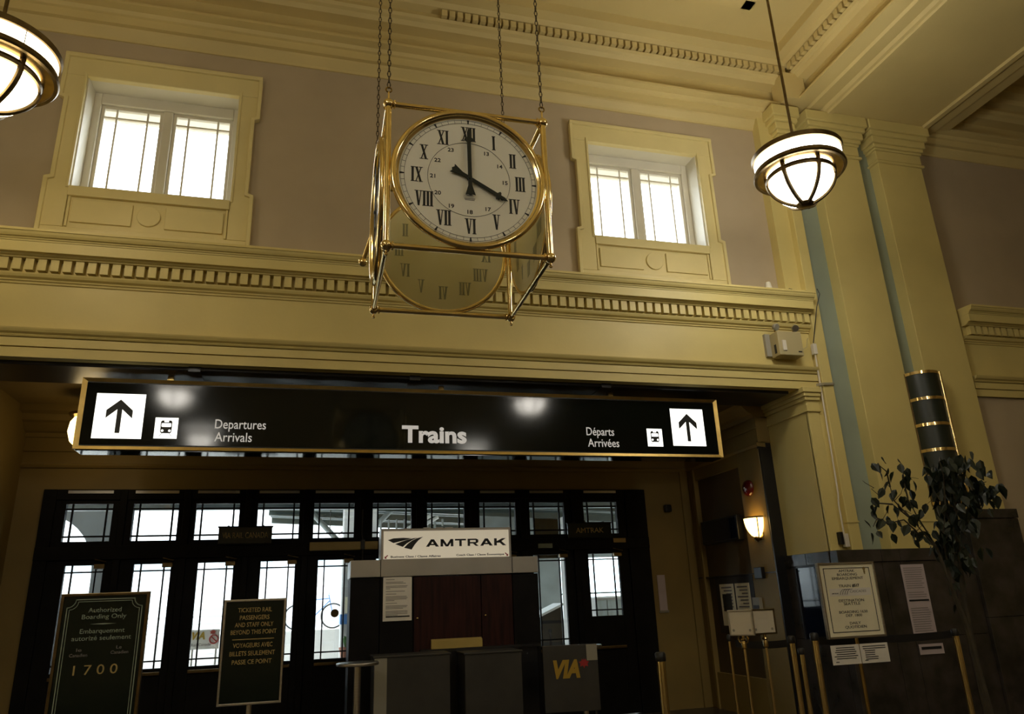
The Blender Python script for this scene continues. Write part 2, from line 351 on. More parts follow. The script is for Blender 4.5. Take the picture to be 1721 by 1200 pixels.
# ---- pier with pilaster strips and sage painted channels
def pier(name, label, mirror=False):
    t = struct(thing(name, label, None, ((2.4-7.6) if mirror else 7.6, 8.0, 0)))
    mx = (lambda x: 2.4-x) if mirror else (lambda x: x)
    def bx(n, x0, x1, y0, y1, z0, z1, mt, bev=0): return box(n, mx(x0), mx(x1), y0, y1, z0, z1, mt, t, bev)
    bx('pier_core', 6.2, 9.0, 8.08, 8.87, 2.0, 8.5, 'sage')
    bx('jamb_return', 6.19, 6.43, 8.0, 8.87, 2.0, 4.11, 'cream')
    bx('jamb_strip', 6.19, 6.36, 7.97, 8.02, 2.0, 3.80, 'cream', .006)
    bx('jamb_back', 6.355, 6.445, 7.985, 8.1, 2.0, 4.105, 'cream')
    bx('strip_return', 6.19, 6.46, 8.0, 8.2, 5.30, 8.5, 'cream')
    # jamb capital
    for z0, z1, e in ((3.80, 3.83, .02), (3.83, 3.95, .005), (3.95, 4.0, .03), (4.0, 4.05, .05), (4.05, 4.12, .07)):
        bx('capital_band', 6.19-e, 6.38+e*.3, 7.97-e, 8.87, z0, z1, 'cream', .008)
    bx('strip_a', 6.44, 6.60, 7.90, 8.1, 2.0, 7.8, 'cream', .008)
    bx('strip_b', 7.02, 7.79, 7.90, 8.1, 2.0, 7.8, 'cream', .008)
    bx('strip_c', 8.13, 8.94, 7.90, 8.1, 2.4, 7.8, 'cream', .008)
    # capitals: stacked mouldings
    for x0, x1 in ((6.44, 6.60), (7.02, 7.79), (8.13, 8.94)):
        for z0, z1, e in ((7.74, 7.78, .035), (7.80, 7.96, .012), (7.96, 8.0, .03), (8.0, 8.06, .055), (8.06, 8.17, .085), (8.17, 8.25, .12), (8.25, 8.42, .15)):
            bx('capital_band', x0-e, x1+e, 7.9-e, 8.12, z0, z1, 'cream', .012)
    # low ledges where the paint changes
    for x0, x1 in ((7.02, 7.79), (6.44, 6.60)): bx('ledge', x0-.006, x1+.006, 7.892, 7.95, 2.38, 2.40, 'cream')
    # marble dado, slab by slab
    bx('dado_core', 6.2, 9.0, 7.95, 8.87, 0, 2.0, 'marble')
    z = [0, 1.02, 1.90, 2.05]
    for i, (x0, x1) in enumerate(((6.15, 6.78), (6.785, 7.05), (7.055, 7.80), (7.805, 8.16))):
        for k in range(3):
            bx('marble_slab', x0, x1, 7.84 if k < 2 else 7.825, 7.96, z[k]+.004, z[k+1], 'marble', .004)
    for k in range(3):
        for (y0, y1) in ((7.97, 8.16), (8.70, 8.88)) if k == 1 else ((7.97, 8.42), (8.424, 8.88)):
            bx('marble_slab', 6.15 if k < 2 else 6.14, 6.21, y0, y1, z[k]+.004, z[k+1], 'marble', .004)
    for k, (a, b) in enumerate(((0, 1.2), (1.204, 2.40), (2.404, 2.52))):
        bx('marble_slab', 8.165, 9.0, 7.80 if k < 2 else 7.785, 7.96, a, b, 'marble', .004)
    return t
pier('wall_pier_east', 'cream pier with sage painted channels and dark marble dado')
pier('wall_pier_west', 'matching cream pier at the far end of the opening', True)

# ---- ceiling: slab, cross beams, coffer mouldings with dentils
cl = struct(thing('ceiling', 'cream coffered ceiling with moulded cross beams', None, (1.2, 0, 8.4)))
obj('ceiling_slab', MB().box(-9.5, 16, -9, 8.7, 9.36, 9.6), 'ceil_cream', cl)
for x0, x1 in ((7.35, 8.99), (-6.59, -4.95)):
    obj('cross_beam', MB().box(x0, x1, -9, 8.15, 8.42, 9.4), 'ceil_cream', cl)
BPRO = [(7.36, 8.42), (7.34, 8.385), (7.26, 8.385), (7.24, 8.41), (7.20, 8.42), (7.16, 8.455), (6.98, 8.455), (6.95, 8.49), (6.72, 8.50), (6.72, 8.535), (6.92, 8.54), (6.92, 8.87), (6.76, 8.88), (6.72, 8.93), (6.68, 8.95), (6.66, 8.99), (6.72, 9.0), (6.72, 9.10), (6.62, 9.13), (6.58, 9.19), (6.44, 9.21), (6.44, 9.4), (7.4, 9.4)]
obj('coffer_moulding', MB().prism(BPRO, 'y', -9, 7.95), 'ceil_cream', cl)
obj('coffer_moulding', MB().prism([(2.4-a, b) for a, b in BPRO], 'y', -9, 7.95), 'ceil_cream', cl)
obj('coffer_moulding', MB().prism([(8.98+(7.36-a), b) for a, b in BPRO], 'y', -9, 7.95), 'ceil_cream', cl)
WPRO = [(8.16, 8.19), (8.13, 8.19), (8.12, 8.22), (8.06, 8.30), (8.05, 8.325), (8.00, 8.33), (7.99, 8.43), (7.96, 8.44), (7.94, 8.485), (7.84, 8.50), (7.84, 8.535), (8.04, 8.54), (8.04, 8.87), (7.88, 8.88), (7.84, 8.93), (7.80, 8.95), (7.78, 8.99), (7.84, 9.0), (7.84, 9.10), (7.74, 9.13), (7.70, 9.19), (7.56, 9.21), (7.56, 9.4), (8.16, 9.4)]
obj('coffer_moulding', MB().prism(WPRO, 'x', -4.5, 6.9), 'ceil_cream', cl)
obj('coffer_moulding', MB().prism(WPRO, 'x', 9.0, 16), 'ceil_cream', cl)
obj('coffer_corner_block', MB().box(6.51, 6.85, 7.66, 7.97, 8.50, 8.94), 'ceil_cream', cl)
obj('coffer_inner_frame', MB().box(-3.2, 5.6, 6.85, 7.0, 9.28, 9.4).box(5.45, 5.6, -9, 7.0, 9.28, 9.4), 'ceil_cream', cl)
for i in range(50): unit_box('coffer_dentil', 6.62-.105*(i+1)+.03, 6.62-.105*i, 7.73, 7.85, 9.005, 9.10, 'ceil_cream', cl)
for i in range(28): unit_box('coffer_dentil', 6.61, 6.73, 7.66-.105*(i+1)+.03, 7.66-.105*i, 9.005, 9.10, 'ceil_cream', cl)
for i in range(10): unit_box('coffer_dentil', 9.62, 9.74, 7.66-.105*(i+1)+.03, 7.66-.105*i, 9.005, 9.10, 'ceil_cream', cl)
# remaining hall walls (behind and beside the camera)
struct(box('wall_left', -9.8, -9.5, -9, 8.7, 0, 9.5, 'hall_wall'), 'plain side wall of the hall')
struct(box('wall_right', 16, 16.3, -9, 8.7, 0, 9.5, 'hall_wall'), 'plain end wall of the hall')
struct(box('wall_back', -9.5, 16, -9.3, -9, 0, 9.5, 'hall_wall'), 'plain hall wall behind the viewer')

# ================================================================== THE ALCOVE
YD = 11.0; XA = 6.0
al = struct(thing('wall_alcove_right', 'dim ochre side wall of the lobby with a recessed panel', None, (XA, 9.9, 0)))
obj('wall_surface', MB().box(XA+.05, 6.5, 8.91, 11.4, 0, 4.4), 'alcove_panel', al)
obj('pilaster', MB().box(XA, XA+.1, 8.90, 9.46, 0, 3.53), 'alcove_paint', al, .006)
obj('shade_strip', MB().box(XA+.005, 6.19, 8.872, 8.90, 0, 3.60), 'black_plastic', al)  # dark strip and cap stand in for shade on the pilaster's end face
obj('shade_strip_cap', MB().box(XA-.01, 6.19, 8.866, 8.91, 3.50, 3.62), 'black_plastic', al, .006)
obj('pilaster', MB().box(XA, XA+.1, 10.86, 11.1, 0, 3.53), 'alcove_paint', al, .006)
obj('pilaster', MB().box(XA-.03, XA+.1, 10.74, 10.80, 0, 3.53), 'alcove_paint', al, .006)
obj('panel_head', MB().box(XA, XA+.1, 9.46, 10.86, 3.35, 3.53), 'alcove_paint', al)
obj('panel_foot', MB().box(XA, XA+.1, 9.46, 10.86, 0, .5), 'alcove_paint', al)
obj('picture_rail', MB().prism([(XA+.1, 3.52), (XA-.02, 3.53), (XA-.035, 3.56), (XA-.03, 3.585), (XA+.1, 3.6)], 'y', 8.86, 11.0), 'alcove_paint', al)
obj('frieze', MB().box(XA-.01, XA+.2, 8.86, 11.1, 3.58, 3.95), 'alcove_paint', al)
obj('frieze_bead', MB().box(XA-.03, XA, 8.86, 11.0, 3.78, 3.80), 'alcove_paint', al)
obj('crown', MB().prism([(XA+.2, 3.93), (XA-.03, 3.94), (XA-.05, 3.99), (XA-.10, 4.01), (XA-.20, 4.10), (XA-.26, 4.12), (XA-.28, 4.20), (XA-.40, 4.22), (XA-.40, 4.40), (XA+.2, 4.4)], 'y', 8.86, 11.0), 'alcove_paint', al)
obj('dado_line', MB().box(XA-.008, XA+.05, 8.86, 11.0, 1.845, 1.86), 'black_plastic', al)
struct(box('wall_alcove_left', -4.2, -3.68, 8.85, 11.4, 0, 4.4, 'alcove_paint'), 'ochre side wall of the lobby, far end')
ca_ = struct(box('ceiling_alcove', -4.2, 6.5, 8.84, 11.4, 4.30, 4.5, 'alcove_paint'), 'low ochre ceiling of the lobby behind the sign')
ab = struct(thing('wall_alcove_back', 'ochre lintel wall above the dark door screen', None, (1.2, YD, 0)))
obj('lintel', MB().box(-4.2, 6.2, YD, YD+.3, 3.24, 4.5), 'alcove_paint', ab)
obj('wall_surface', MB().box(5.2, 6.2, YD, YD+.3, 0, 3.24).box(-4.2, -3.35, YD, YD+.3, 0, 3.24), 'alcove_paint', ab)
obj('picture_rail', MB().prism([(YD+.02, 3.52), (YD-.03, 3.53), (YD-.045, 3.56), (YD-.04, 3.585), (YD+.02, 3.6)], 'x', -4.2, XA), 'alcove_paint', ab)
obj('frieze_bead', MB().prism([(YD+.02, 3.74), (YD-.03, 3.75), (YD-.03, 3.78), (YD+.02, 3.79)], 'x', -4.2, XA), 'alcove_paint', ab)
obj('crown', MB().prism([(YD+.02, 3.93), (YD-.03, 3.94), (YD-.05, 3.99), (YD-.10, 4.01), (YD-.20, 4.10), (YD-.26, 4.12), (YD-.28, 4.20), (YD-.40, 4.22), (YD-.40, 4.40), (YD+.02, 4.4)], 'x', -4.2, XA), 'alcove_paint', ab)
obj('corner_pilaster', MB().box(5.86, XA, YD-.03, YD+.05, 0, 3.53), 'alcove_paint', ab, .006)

# ---- dark door screen: posts, transoms, doors
DC = [-2.79, -1.98, -1.20, -.40, .36, 1.18, 1.97, 2.76, 3.54, 4.42]
fr = struct(thing('trim_3', 'black stained timber frame holding the doors and transom lights', None, (1, YD, 0)))
edges = [-3.35]+[(DC[i]+DC[i+1])/2 for i in range(9)]+[5.19]
for i in range(11):
    x = edges[i]; hw = .045 if 0 < i < 10 else .0
    a, b = (x-hw, x+hw) if 0 < i < 10 else ((-3.35, -3.19) if i == 0 else (4.84, 5.19))
    obj('post', MB().box(a, b, YD-.06, YD+.12, 0, 3.24), 'dark_wood', fr, .008)
obj('head_rail', MB().box(-3.35, 5.19, YD-.05, YD+.12, 3.10, 3.24), 'dark_wood', fr, .006)
obj('transom_rail', MB().box(-3.35, 5.19, YD-.07, YD+.12, 2.33, 2.50), 'dark_wood', fr, .006)
for i, c in enumerate(DC):
    unit_box('vent_strip', c-.27, c+.27, YD-.065, YD-.05, 3.185, 3.222, 'steel', fr)
TRL = ['first', 'second', 'third', 'fourth', 'fifth', 'sixth', 'seventh', 'eighth', 'ninth', 'tenth']
def nine_panes(par, x0, x1, z0, z1, y, ex, ez, mtb, mtg, bar=.011):
    gx = [x0, x0+ex, x1-ex, x1]; gz = [z0, z0+ez, z1-ez, z1]
    for i in (1, 2): unit_box('muntin', gx[i]-bar, gx[i]+bar, y-.015, y+.015, z0, z1, mtb, par)
    for i in (1, 2): unit_box('muntin', x0, x1, y-.015, y+.015, gz[i]-bar, gz[i]+bar, mtb, par)
    for i in range(3):
        for j in range(3):
            unit_box('pane', gx[i]+(bar if i else 0), gx[i+1]-(bar if i < 2 else 0), y-.002, y+.002, gz[j]+(bar if j else 0), gz[j+1]-(bar if j < 2 else 0), mtg, par)
for i, c in enumerate(DC):
    a, b = edges[i], edges[i+1]
    if i == 0: a = -3.22
    if i == 9: b = 4.86
    t = struct(thing('window_%d' % (i+3), '%s leaded transom light of the door screen, counted from the departures end' % TRL[i], None, (c, YD, 2.5)))
    x0, x1, z0, z1 = c-.28, c+.28, 2.565, 3.05
    obj('sash', MB().box(a, x0, YD-.03, YD+.05, 2.5, 3.10).box(x1, b, YD-.03, YD+.05, 2.5, 3.10).box(x0, x1, YD-.03, YD+.05, 2.5, z0).box(x0, x1, YD-.03, YD+.05, z1, 3.10), 'dark_wood', t)
    nine_panes(t, x0, x1, z0, z1, YD+.01, .075, .065, 'dark_wood', 'door_glass')
    d = struct(thing('door_%d' % (i+1), '%s dark timber glazed door of the screen, counted from the departures end' % TRL[i], None, (c, YD, 0)))
    hw = .225 if i < 8 else .25
    x0, x1, z1 = c-hw, c+hw, 2.265; z0 = .98 if i < 9 else 1.36
    if i < 5: x0 += .03; x1 += .03
    obj('leaf', MB().box(a+.01, x0, YD-.03, YD+.03, .01, 2.33).box(x1, b-.01, YD-.03, YD+.03, .01, 2.33).box(x0, x1, YD-.03, YD+.03, .01, z0).box(x0, x1, YD-.03, YD+.03, z1, 2.33), 'dark_wood', d, .004)
    nine_panes(d, x0, x1, z0, z1, YD, .085, .085, 'dark_wood', 'door_glass', .009)
    cl_ = obj('door_closer', MB().box(x1-.10, x1+.03, YD-.09, YD-.03, 2.215, 2.275), 'brass_dark', d, .008)
    obj('closer_arm', MB().tube([(x1-.03, YD-.06, 2.275), (x1+.04, YD-.10, 2.30), (x1-.10, YD-.07, 2.335)], .008, 6), 'brass_dark', cl_)
    obj('push_bar', MB().box(x0+.0, x1, YD-.08, YD-.06, .90, .94), 'brass_dark', d, .006)

# ================================================================== HANGING CLOCK
def roman(s, h):
    """condensed Didone-like roman numeral as polygons in XZ, centred on the origin"""
    wd = {'I': .021, 'V': .046, 'X': .048}; W_ = sum(wd[c] for c in s); x = -W_/2; P = []
    k = h/2; sf = h*.045
    def q(a, b, c, d): P.append([a, b, c, d])
    for c in s:
        if c == 'I':
            m_ = x+wd[c]/2; tk = .0068
            q((m_-tk, -k), (m_+tk, -k), (m_+tk, k), (m_-tk, k))
            for zz in (-k, k-sf): q((m_-.0112, zz), (m_+.0112, zz), (m_+.0112, zz+sf), (m_-.0112, zz+sf))
        elif c == 'V':
            a, b, mm = x+.006, x+wd[c]-.006, x+wd[c]/2
            q((mm-.004, -k), (mm+.007, -k), (a+.013, k), (a, k)); q((mm, -k), (mm+.006, -k), (b, k), (b-.005, k))
            q((a-.006, k-sf), (a+.018, k-sf), (a+.018, k), (a-.006, k)); q((b-.012, k-sf), (b+.007, k-sf), (b+.007, k), (b-.012, k))
        else:
            a, b = x+.005, x+wd[c]-.005
            q((b-.013, -k), (b, -k), (a+.013, k), (a, k)); q((a, -k), (a+.006, -k), (b, k), (b-.006, k))
            for zz in (-k, k-sf):
                q((a-.006, zz), (a+.017, zz), (a+.017, zz+sf), (a-.006, zz+sf)); q((b-.017, zz), (b+.006, zz), (b+.006, zz+sf), (b-.017, zz+sf))
        x += wd[c]
    return P
ck = thing('hanging_clock', 'four-faced hanging clock in a polished brass cube frame', 'clock', (.872, 4.40, 3.60), R(-.8), local=True)
hs, hh = .5, .98
TR_ = .0195
for sx in (-1, 1):
    for sy in (-1, 1):
        obj('post', MB().tube([(sx*hs, sy*hs, .02), (sx*hs, sy*hs, hh-.02)], TR_, 14), 'brass', ck)
for z in (0, hh):
    for s in (-1, 1):
        obj('rail', MB().tube([(-hs, s*hs, z), (hs, s*hs, z)], TR_*.9, 14), 'brass', ck)
        obj('rail', MB().tube([(s*hs, -hs, z), (s*hs, hs, z)], TR_*.9, 14), 'brass', ck)
for sx in (-1, 1):
    for sy in (-1, 1):
        for z in (0, hh):
            b = obj('corner_ball', MB().ball((sx*hs, sy*hs, z), .034, 16), 'brass', ck)
            for ax in ('x', 'y'):
                p = (sx*(hs-.036), sy*hs, z) if ax == 'x' else (sx*hs, sy*(hs-.036), z)
                obj('collar', MB().torus(p, .023, .006, ax, 16, 6), 'brass', b)
            s = -1 if z == 0 else 1
            obj('finial', MB().lathe([(.0005, -.034), (.010, -.03), (.012, -.022), (.006, -.014), (.006, 0)], 10, (sx*hs, sy*hs, z-.034)) if s < 0 else
                MB().tube([(sx*hs, sy*hs, z+.03), (sx*hs, sy*hs, z+.085)], .006, 8), 'brass', b)
def link_chain(x, y, z0, z1, pitch=.042):
    mb = MB(); n = int((z1-z0)/pitch)
    for i in range(n):
        a = i*math.pi/2; c, s_ = math.cos(a), math.sin(a); pts = []
        for j in range(8):
            t = 2*math.pi*j/8; u = .0095*math.cos(t); vv = .027*math.sin(t); pts.append(Vector((x+u*c, y+u*s_, z0+(i+.5)*pitch+vv)))
        k = 4; vs = []; ctr = Vector((x, y, z0+(i+.5)*pitch))
        nrm = Vector((-s_, c, 0))
        for p in pts:
            rad = (p-ctr).normalized()
            for e in range(k): b = 2*math.pi*e/k; vs.append(p+(rad*math.cos(b)+nrm*math.sin(b))*.0042)
        mb.add(vs, [(j*k+e, ((j+1) % 8)*k+e, ((j+1) % 8)*k+(e+1) % k, j*k+(e+1) % k) for j in range(8) for e in range(k)])
    mb.sm = True; return mb
for sx in (-1, 1):
    for sy in (-1, 1):
        obj('hook_ring', MB().torus((sx*hs, sy*hs, hh+.105), .018, .005, 'y', 14, 6), 'brass_old', ck)
        tag(obj('chain', link_chain(sx*hs, sy*hs, hh+.12, 9.36-3.60), 'chain_iron', ck), kind='stuff')
# one dial, then three turned copies
yd = -hs-.012
dial = obj('dial', MB().add([(.458*math.sin(2*math.pi*k/72), yd, .49+.458*math.cos(2*math.pi*k/72)) for k in range(72)], [tuple(range(72))]), 'dial_ivory', ck)
obj('bezel', MB().torus((0, yd-.012, .49), .468, .021, 'y', 72, 12), 'brass', dial)
obj('inner_bezel', MB().lathe([(.452, .0), (.452, .020), (.436, .008), (.436, .0)], 72, closed=True), 'brass', dial)
ib = dial.children[-1]; ib.rotation_euler = (R(90), 0, 0); ib.location = (0, yd, .49)
NUM = ['I', 'II', 'III', 'IV', 'V', 'VI', 'VII', 'VIII', 'IX', 'X', 'XI', 'XII']
yp = yd-.0015
for i, s in enumerate(NUM):
    a = 2*math.pi*(i+1)/12; mb = MB(); rr = .325
    for q in roman(s, .103): mb.prism([(p[0]*1.04+rr*math.sin(a), p[1]+.49+rr*math.cos(a)) for p in q], 'y', yp, yp+.0012)
    obj('numeral', mb, 'black_ink', dial)
mb = MB()
for r_ in (.402, .425): mb.lathe([(r_-.0009, -.0006), (r_+.0009, -.0006), (r_+.0009, .0006), (r_-.0009, .0006)], 96, closed=True)
mb.lathe([(.2575, -.0006), (.2595, -.0006), (.2595, .0006), (.2575, .0006)], 72, closed=True)
trk = MB(); trk.add([(v[0], yp-v[2], v[1]+.49) for v in mb.v], mb.f)
for i in range(60):
    a = 2*math.pi*i/60; c, s_ = math.cos(a), math.sin(a)
    pts = [(-.0009, .402), (.0009, .402), (.0009, .425), (-.0009, .425)] if i % 5 else [(-.0075, .429), (.0075, .429), (.0032, .400), (-.0032, .400)]
    trk.prism([(p[0]*c+p[1]*s_, .49-p[0]*s_+p[1]*c) for p in pts], 'y', yp, yp+.0012)
obj('minute_track_marking', trk, 'black_ink', dial)
for i in range(13, 25):
    if i == 24: continue
    a = 2*math.pi*(i-12)/12; me = text_mesh(str(i), .5, .02); xs_ = [v.co.x for v in me.vertices]; ww = max(xs_)-min(xs_); sc = .026/.7; rr = .228
    for v in me.vertices:
        p = v.co.copy(); v.co = Vector(((p.x-min(xs_)-ww/2)*sc*1.1+rr*math.sin(a), yp+(.5-p.z)*.001, .49+rr*math.cos(a)+(p.y-.35)*sc))
    obj('hour_digit', me, 'black_ink', dial)
obj('dial_backing', MB().add([(.456*math.sin(2*math.pi*k/72), yd+.004, .49+.456*math.cos(2*math.pi*k/72)) for k in range(72)], [tuple(range(72))]), 'milk_glass', dial)
for i, s in enumerate(NUM):
    a = 2*math.pi*(i+1)/12; mb = MB()
    for q in roman(s, .103): mb.prism([(p[0]*1.04+.325*math.sin(a), p[1]+.49+.325*math.cos(a)) for p in q], 'y', yd+.0045, yd+.0055)
    obj('numeral_show_through', mb, 'show_through_print', dial)  # grey copies imitate the numerals showing through the translucent dial
mk = MB()
for z, hw in ((.385, .018), (.376, .020), (.352, .034), (.343, .030)): mk.box(-hw, hw, yp, yp+.001, z, z+.004)
obj('maker_lettering', mk, 'grey_print', dial)
def hand(ang, L, tail, wd, y):
    c, s_ = math.cos(ang), math.sin(ang)
    o = [(-wd, -tail*.45), (-wd*2.6, -tail), (-wd*1.2, -tail*.94), (0, -tail*1.02), (wd*1.2, -tail*.94), (wd*2.6, -tail), (wd, -tail*.45), (wd, L*.70), (wd*2.4, L*.74), (wd*2.0, L*.78), (wd*.9, L*.80), (wd*.9, L*.9), (0, L), (-wd*.9, L*.9), (-wd*.9, L*.80), (-wd*2.0, L*.78), (-wd*2.4, L*.74), (-wd, L*.70)]
    return MB().prism([(p[0]*c+p[1]*s_, .49-p[0]*s_+p[1]*c) for p in o], 'y', y, y+.006)
hb = obj('hour_hand', hand(R(120), .275, .125, .0125, yd-.018), 'hand_black', dial, .002)
obj('minute_hand', hand(R(-.5), .36, .125, .0125, yd-.028), 'hand_black', dial, .002)
obj('hand_boss', MB().disc((0, yd-.034, .49), .012, .034, 'y', 16), 'hand_black', dial)
for k in (1, 2, 3):
    d2 = copy_tree(dial, ck); d2.rotation_euler = (0, 0, R(90*k))
# brass stay reaching out behind the cube
obj('stay_rod', MB().tube([(-.44, .45, .88), (-.58, .62, .42)], .016, 10), 'brass_old', ck)
obj('stay_knob', MB().ball((-.58, .62, .42), .034, 14), 'brass', ck)

# ================================================================== PENDANT LAMPS
def pendant(loc, label, bowl='lamp_bowl', band='lamp_band', top='lamp_top'):
    t = thing('pendant_lamp', label, 'lamp', loc, R(11), local=True, group='pendant lamps of the hall')
    # origin: centre of the lower rim of the drum
    def la(n, prof, mt, closed=True, par=t): return obj(n, MB().lathe(prof, 64, closed=closed), mt, par)
    la('drum_band', [(.46, .035), (.46, .205), (.445, .205), (.445, .035)], band)
    la('upper_rim', [(.478, .185), (.485, .24), (.455, .248), (.445, .185)], 'brass_dark')
    la('lower_rim', [(.478, -.012), (.49, .005), (.480, .05), (.455, .05), (.45, -.012)], 'brass_dark')
    la('under_plate', [(.455, .0), (.455, .006), (.35, .006), (.35, .0)], 'brass_old')
    la('top_glass', [(.445, .22), (.445, .225), (.02, .27), (.02, .265)], top)
    la('collar_band', [(.345, -.045), (.345, .003), (.335, .003), (.335, -.045)], band)
    la('bowl_rim', [(.362, -.085), (.372, -.06), (.362, -.03), (.338, -.03), (.338, -.085)], 'brass_dark')
    prof = [(.340*math.cos(q)**1.22, -.058-.335*math.sin(q)) for q in [i*math.pi/2/14 for i in range(14)]]
    prof = [p for p in prof if p[0] > .075]+[(.06, -.391)]
    la('glass_bowl', prof, bowl, False)
    for k in range(6):
        a = 2*math.pi*k/6+.25
        pts = [((r_+.008)*math.cos(a), (r_+.008)*math.sin(a), z) for r_, z in [(.345, .0)]+prof]
        obj('rib', MB().tube(pts, .026, 8), 'brass_dark', t)
    la('finial', [(.0005, -.425), (.04, -.42), (.080, -.405), (.095, -.382), (.085, -.360), (.04, -.35), (.0005, -.35)], 'brass_dark', False)
    for k in range(4):
        a = 2*math.pi*k/4+.6
        obj('alabaster_joint', MB().box(-.003, .003, .458, .463, .04, .20), 'plastic_grey', t).rotation_euler = (0, 0, a)
    obj('stem', MB().tube([(0, 0, .25), (0, 0, 9.36-loc[2]-.04)], .016, 10), 'brass_dark', t)
    la('ceiling_rose', [(.09, 9.36-loc[2]), (.09, 9.36-loc[2]-.03), (.03, 9.36-loc[2]-.09), (.0005, 9.36-loc[2]-.09)], 'brass_dark', False)
    return t
pendant((5.075, 6.0, 5.98), 'lit brass and glass pendant lamp in front of the fluted pier')
pendant((-2.725, 6.0, 5.98), 'warmer dimmer brass pendant lamp beside the window over the departures end', 'weak_bowl', 'weak_band', 'weak_band')
pendant((4.75, .9, 5.98), 'lit pendant lamp over the hall, behind the viewer, mirrored above the word on the sign')
pendant((-2.75, .6, 5.98), 'lit pendant lamp over the hall, behind the viewer, mirrored beside the sign arrow')
pendant((4.70, -5.0, 5.98), 'farthest lit pendant lamp behind the viewer, on the pier side')
pendant((-2.75, -3.6, 5.98), 'farthest lit pendant lamp behind the viewer, on the departures side')

# ================================================================== THE BIG SIGN
sg = thing('hanging_sign', 'long black illuminated brass-framed sign reading Trains under the beam', 'sign', (1.35, 8.2, 3.24))
X0, X1, Z0, Z1, ys = -2.32, 5.02, 3.235, 3.985, 8.20
obj('sign_box', MB().box(X0+.03, X1-.03, ys+.02, ys+.26, Z0+.03, Z1-.03), 'black_plastic', sg)
obj('sign_face', MB().box(X0+.05, X1-.05, ys+.012, ys+.03, Z0+.05, Z1-.05), 'sign_black', sg)
fw, fd = .085, .035
def frame_bar(n, a, b, c, d):   # outer edge a->b, inner edge d->c ; sloping face
    vs = [(a[0], ys, a[1]), (b[0], ys, b[1]), (c[0], ys+fd, c[1]), (d[0], ys+fd, d[1]), (a[0], ys+.27, a[1]), (b[0], ys+.27, b[1]), (c[0], ys+.27, c[1]), (d[0], ys+.27, d[1])]
    return obj(n, MB().add(vs, [(0, 1, 2, 3), (4, 7, 6, 5), (0, 4, 5, 1), (1, 5, 6, 2), (2, 6, 7, 3), (3, 7, 4, 0)]), 'brass_satin', sg)
o_ = [(X0, Z0), (X1, Z0), (X1, Z1), (X0, Z1)]; i_ = [(X0+fw, Z0+fw*.75), (X1-fw, Z0+fw*.75), (X1-fw, Z1-fw*.75), (X0+fw, Z1-fw*.75)]
for k in range(4): frame_bar('frame_bar', o_[k], o_[(k+1) % 4], i_[(k+1) % 4], i_[k])
obj('underside', MB().box(X0+.02, X1-.02, ys+.03, ys+.255, Z0-.012, Z0+.0), 'sign_black', sg)
for x in (-1.5, 1.45, 3.6): obj('hanger', MB().box(x-.03, x+.03, ys+.10, ys+.16, Z1, 4.06), 'brass_old', sg)
yf = ys+.012
def white_arrow(xc, zc, w_, h_):
    p = poly('arrow_panel', [(xc-w_/2, zc-h_/2), (xc+w_/2, zc-h_/2), (xc+w_/2, zc+h_/2), (xc-w_/2, zc+h_/2)], yf-.003, .004, 'sign_white', sg)
    t_ = .046; top = zc+h_*.37
    pts = [(xc-t_*.5, zc-h_*.38), (xc+t_*.5, zc-h_*.38), (xc+t_*.5, top-.105), (xc+.125, top-.20), (xc+.125, top-.115), (xc, top), (xc-.125, top-.115), (xc-.125, top-.20), (xc-t_*.5, top-.105)]
    poly('arrow', pts, yf-.0045, .003, 'black_ink', p)
def white_train(xc, zc, w_, h_):
    p = poly('pictogram_panel', [(xc-w_/2, zc-h_/2), (xc+w_/2, zc-h_/2), (xc+w_/2, zc+h_/2), (xc-w_/2, zc+h_/2)], yf-.003, .004, 'sign_white', sg)
    b = .055
    def rr(x0, x1, z0, z1, r_):
        out = []
        for cx_, cz_, a0 in ((x1-r_, z1-r_, 0), (x0+r_, z1-r_, 90), (x0+r_, z0+r_, 180), (x1-r_, z0+r_, 270)):
            out += [(cx_+r_*math.cos(R(a0+k*30)), cz_+r_*math.sin(R(a0+k*30))) for k in range(4)]
        return out
    pic = poly('train_pictogram', rr(xc-b, xc+b, zc-.055, zc+.082, .02), yf-.0045, .003, 'black_ink', p)
    poly('pictogram_window', rr(xc-b+.009, xc+b-.009, zc+.012, zc+.052, .008), yf-.0055, .002, 'sign_white', p)
    poly('pictogram_blind', rr(xc-.022, xc+.022, zc+.062, zc+.082, .004), yf-.0055, .002, 'sign_white', p)
    for s in (-1, 1):
        poly('pictogram_lamp', [(xc+s*.035+.013*math.cos(k*.524), zc-.028+.013*math.sin(k*.524)) for k in range(12)], yf-.0055, .002, 'sign_white', p)
        poly('pictogram_rail', [(xc+s*.030, zc-.055), (xc+s*.036, zc-.055), (xc+s*.064, zc-.088), (xc+s*.058, zc-.088)], yf-.0045, .003, 'black_ink', p)
white_arrow(-1.935, 3.585, .465, .475); white_arrow(4.575, 3.612, .455, .475)
white_train(-1.475, 3.467, .222, .222); white_train(4.105, 3.472, .205, .222)
text('lettering', 'Departures', -1.0, -.485, 3.475, .100, yf-.003, 'sign_letter', sg, .004)
text('lettering', 'Arrivals', -.995, -.62, 3.335, .100, yf-.003, 'sign_letter', sg, .004)
text('lettering', 'Trains', .98, 1.725, 3.365, .185, yf-.003, 'sign_letter', sg, .035)
text('lettering', 'D\u00e9parts', 3.205, 3.565, 3.485, .100, yf-.003, 'sign_letter', sg, .004)
text('lettering', 'Arriv\u00e9es', 3.215, 3.62, 3.345, .100, yf-.003, 'sign_letter', sg, .004)

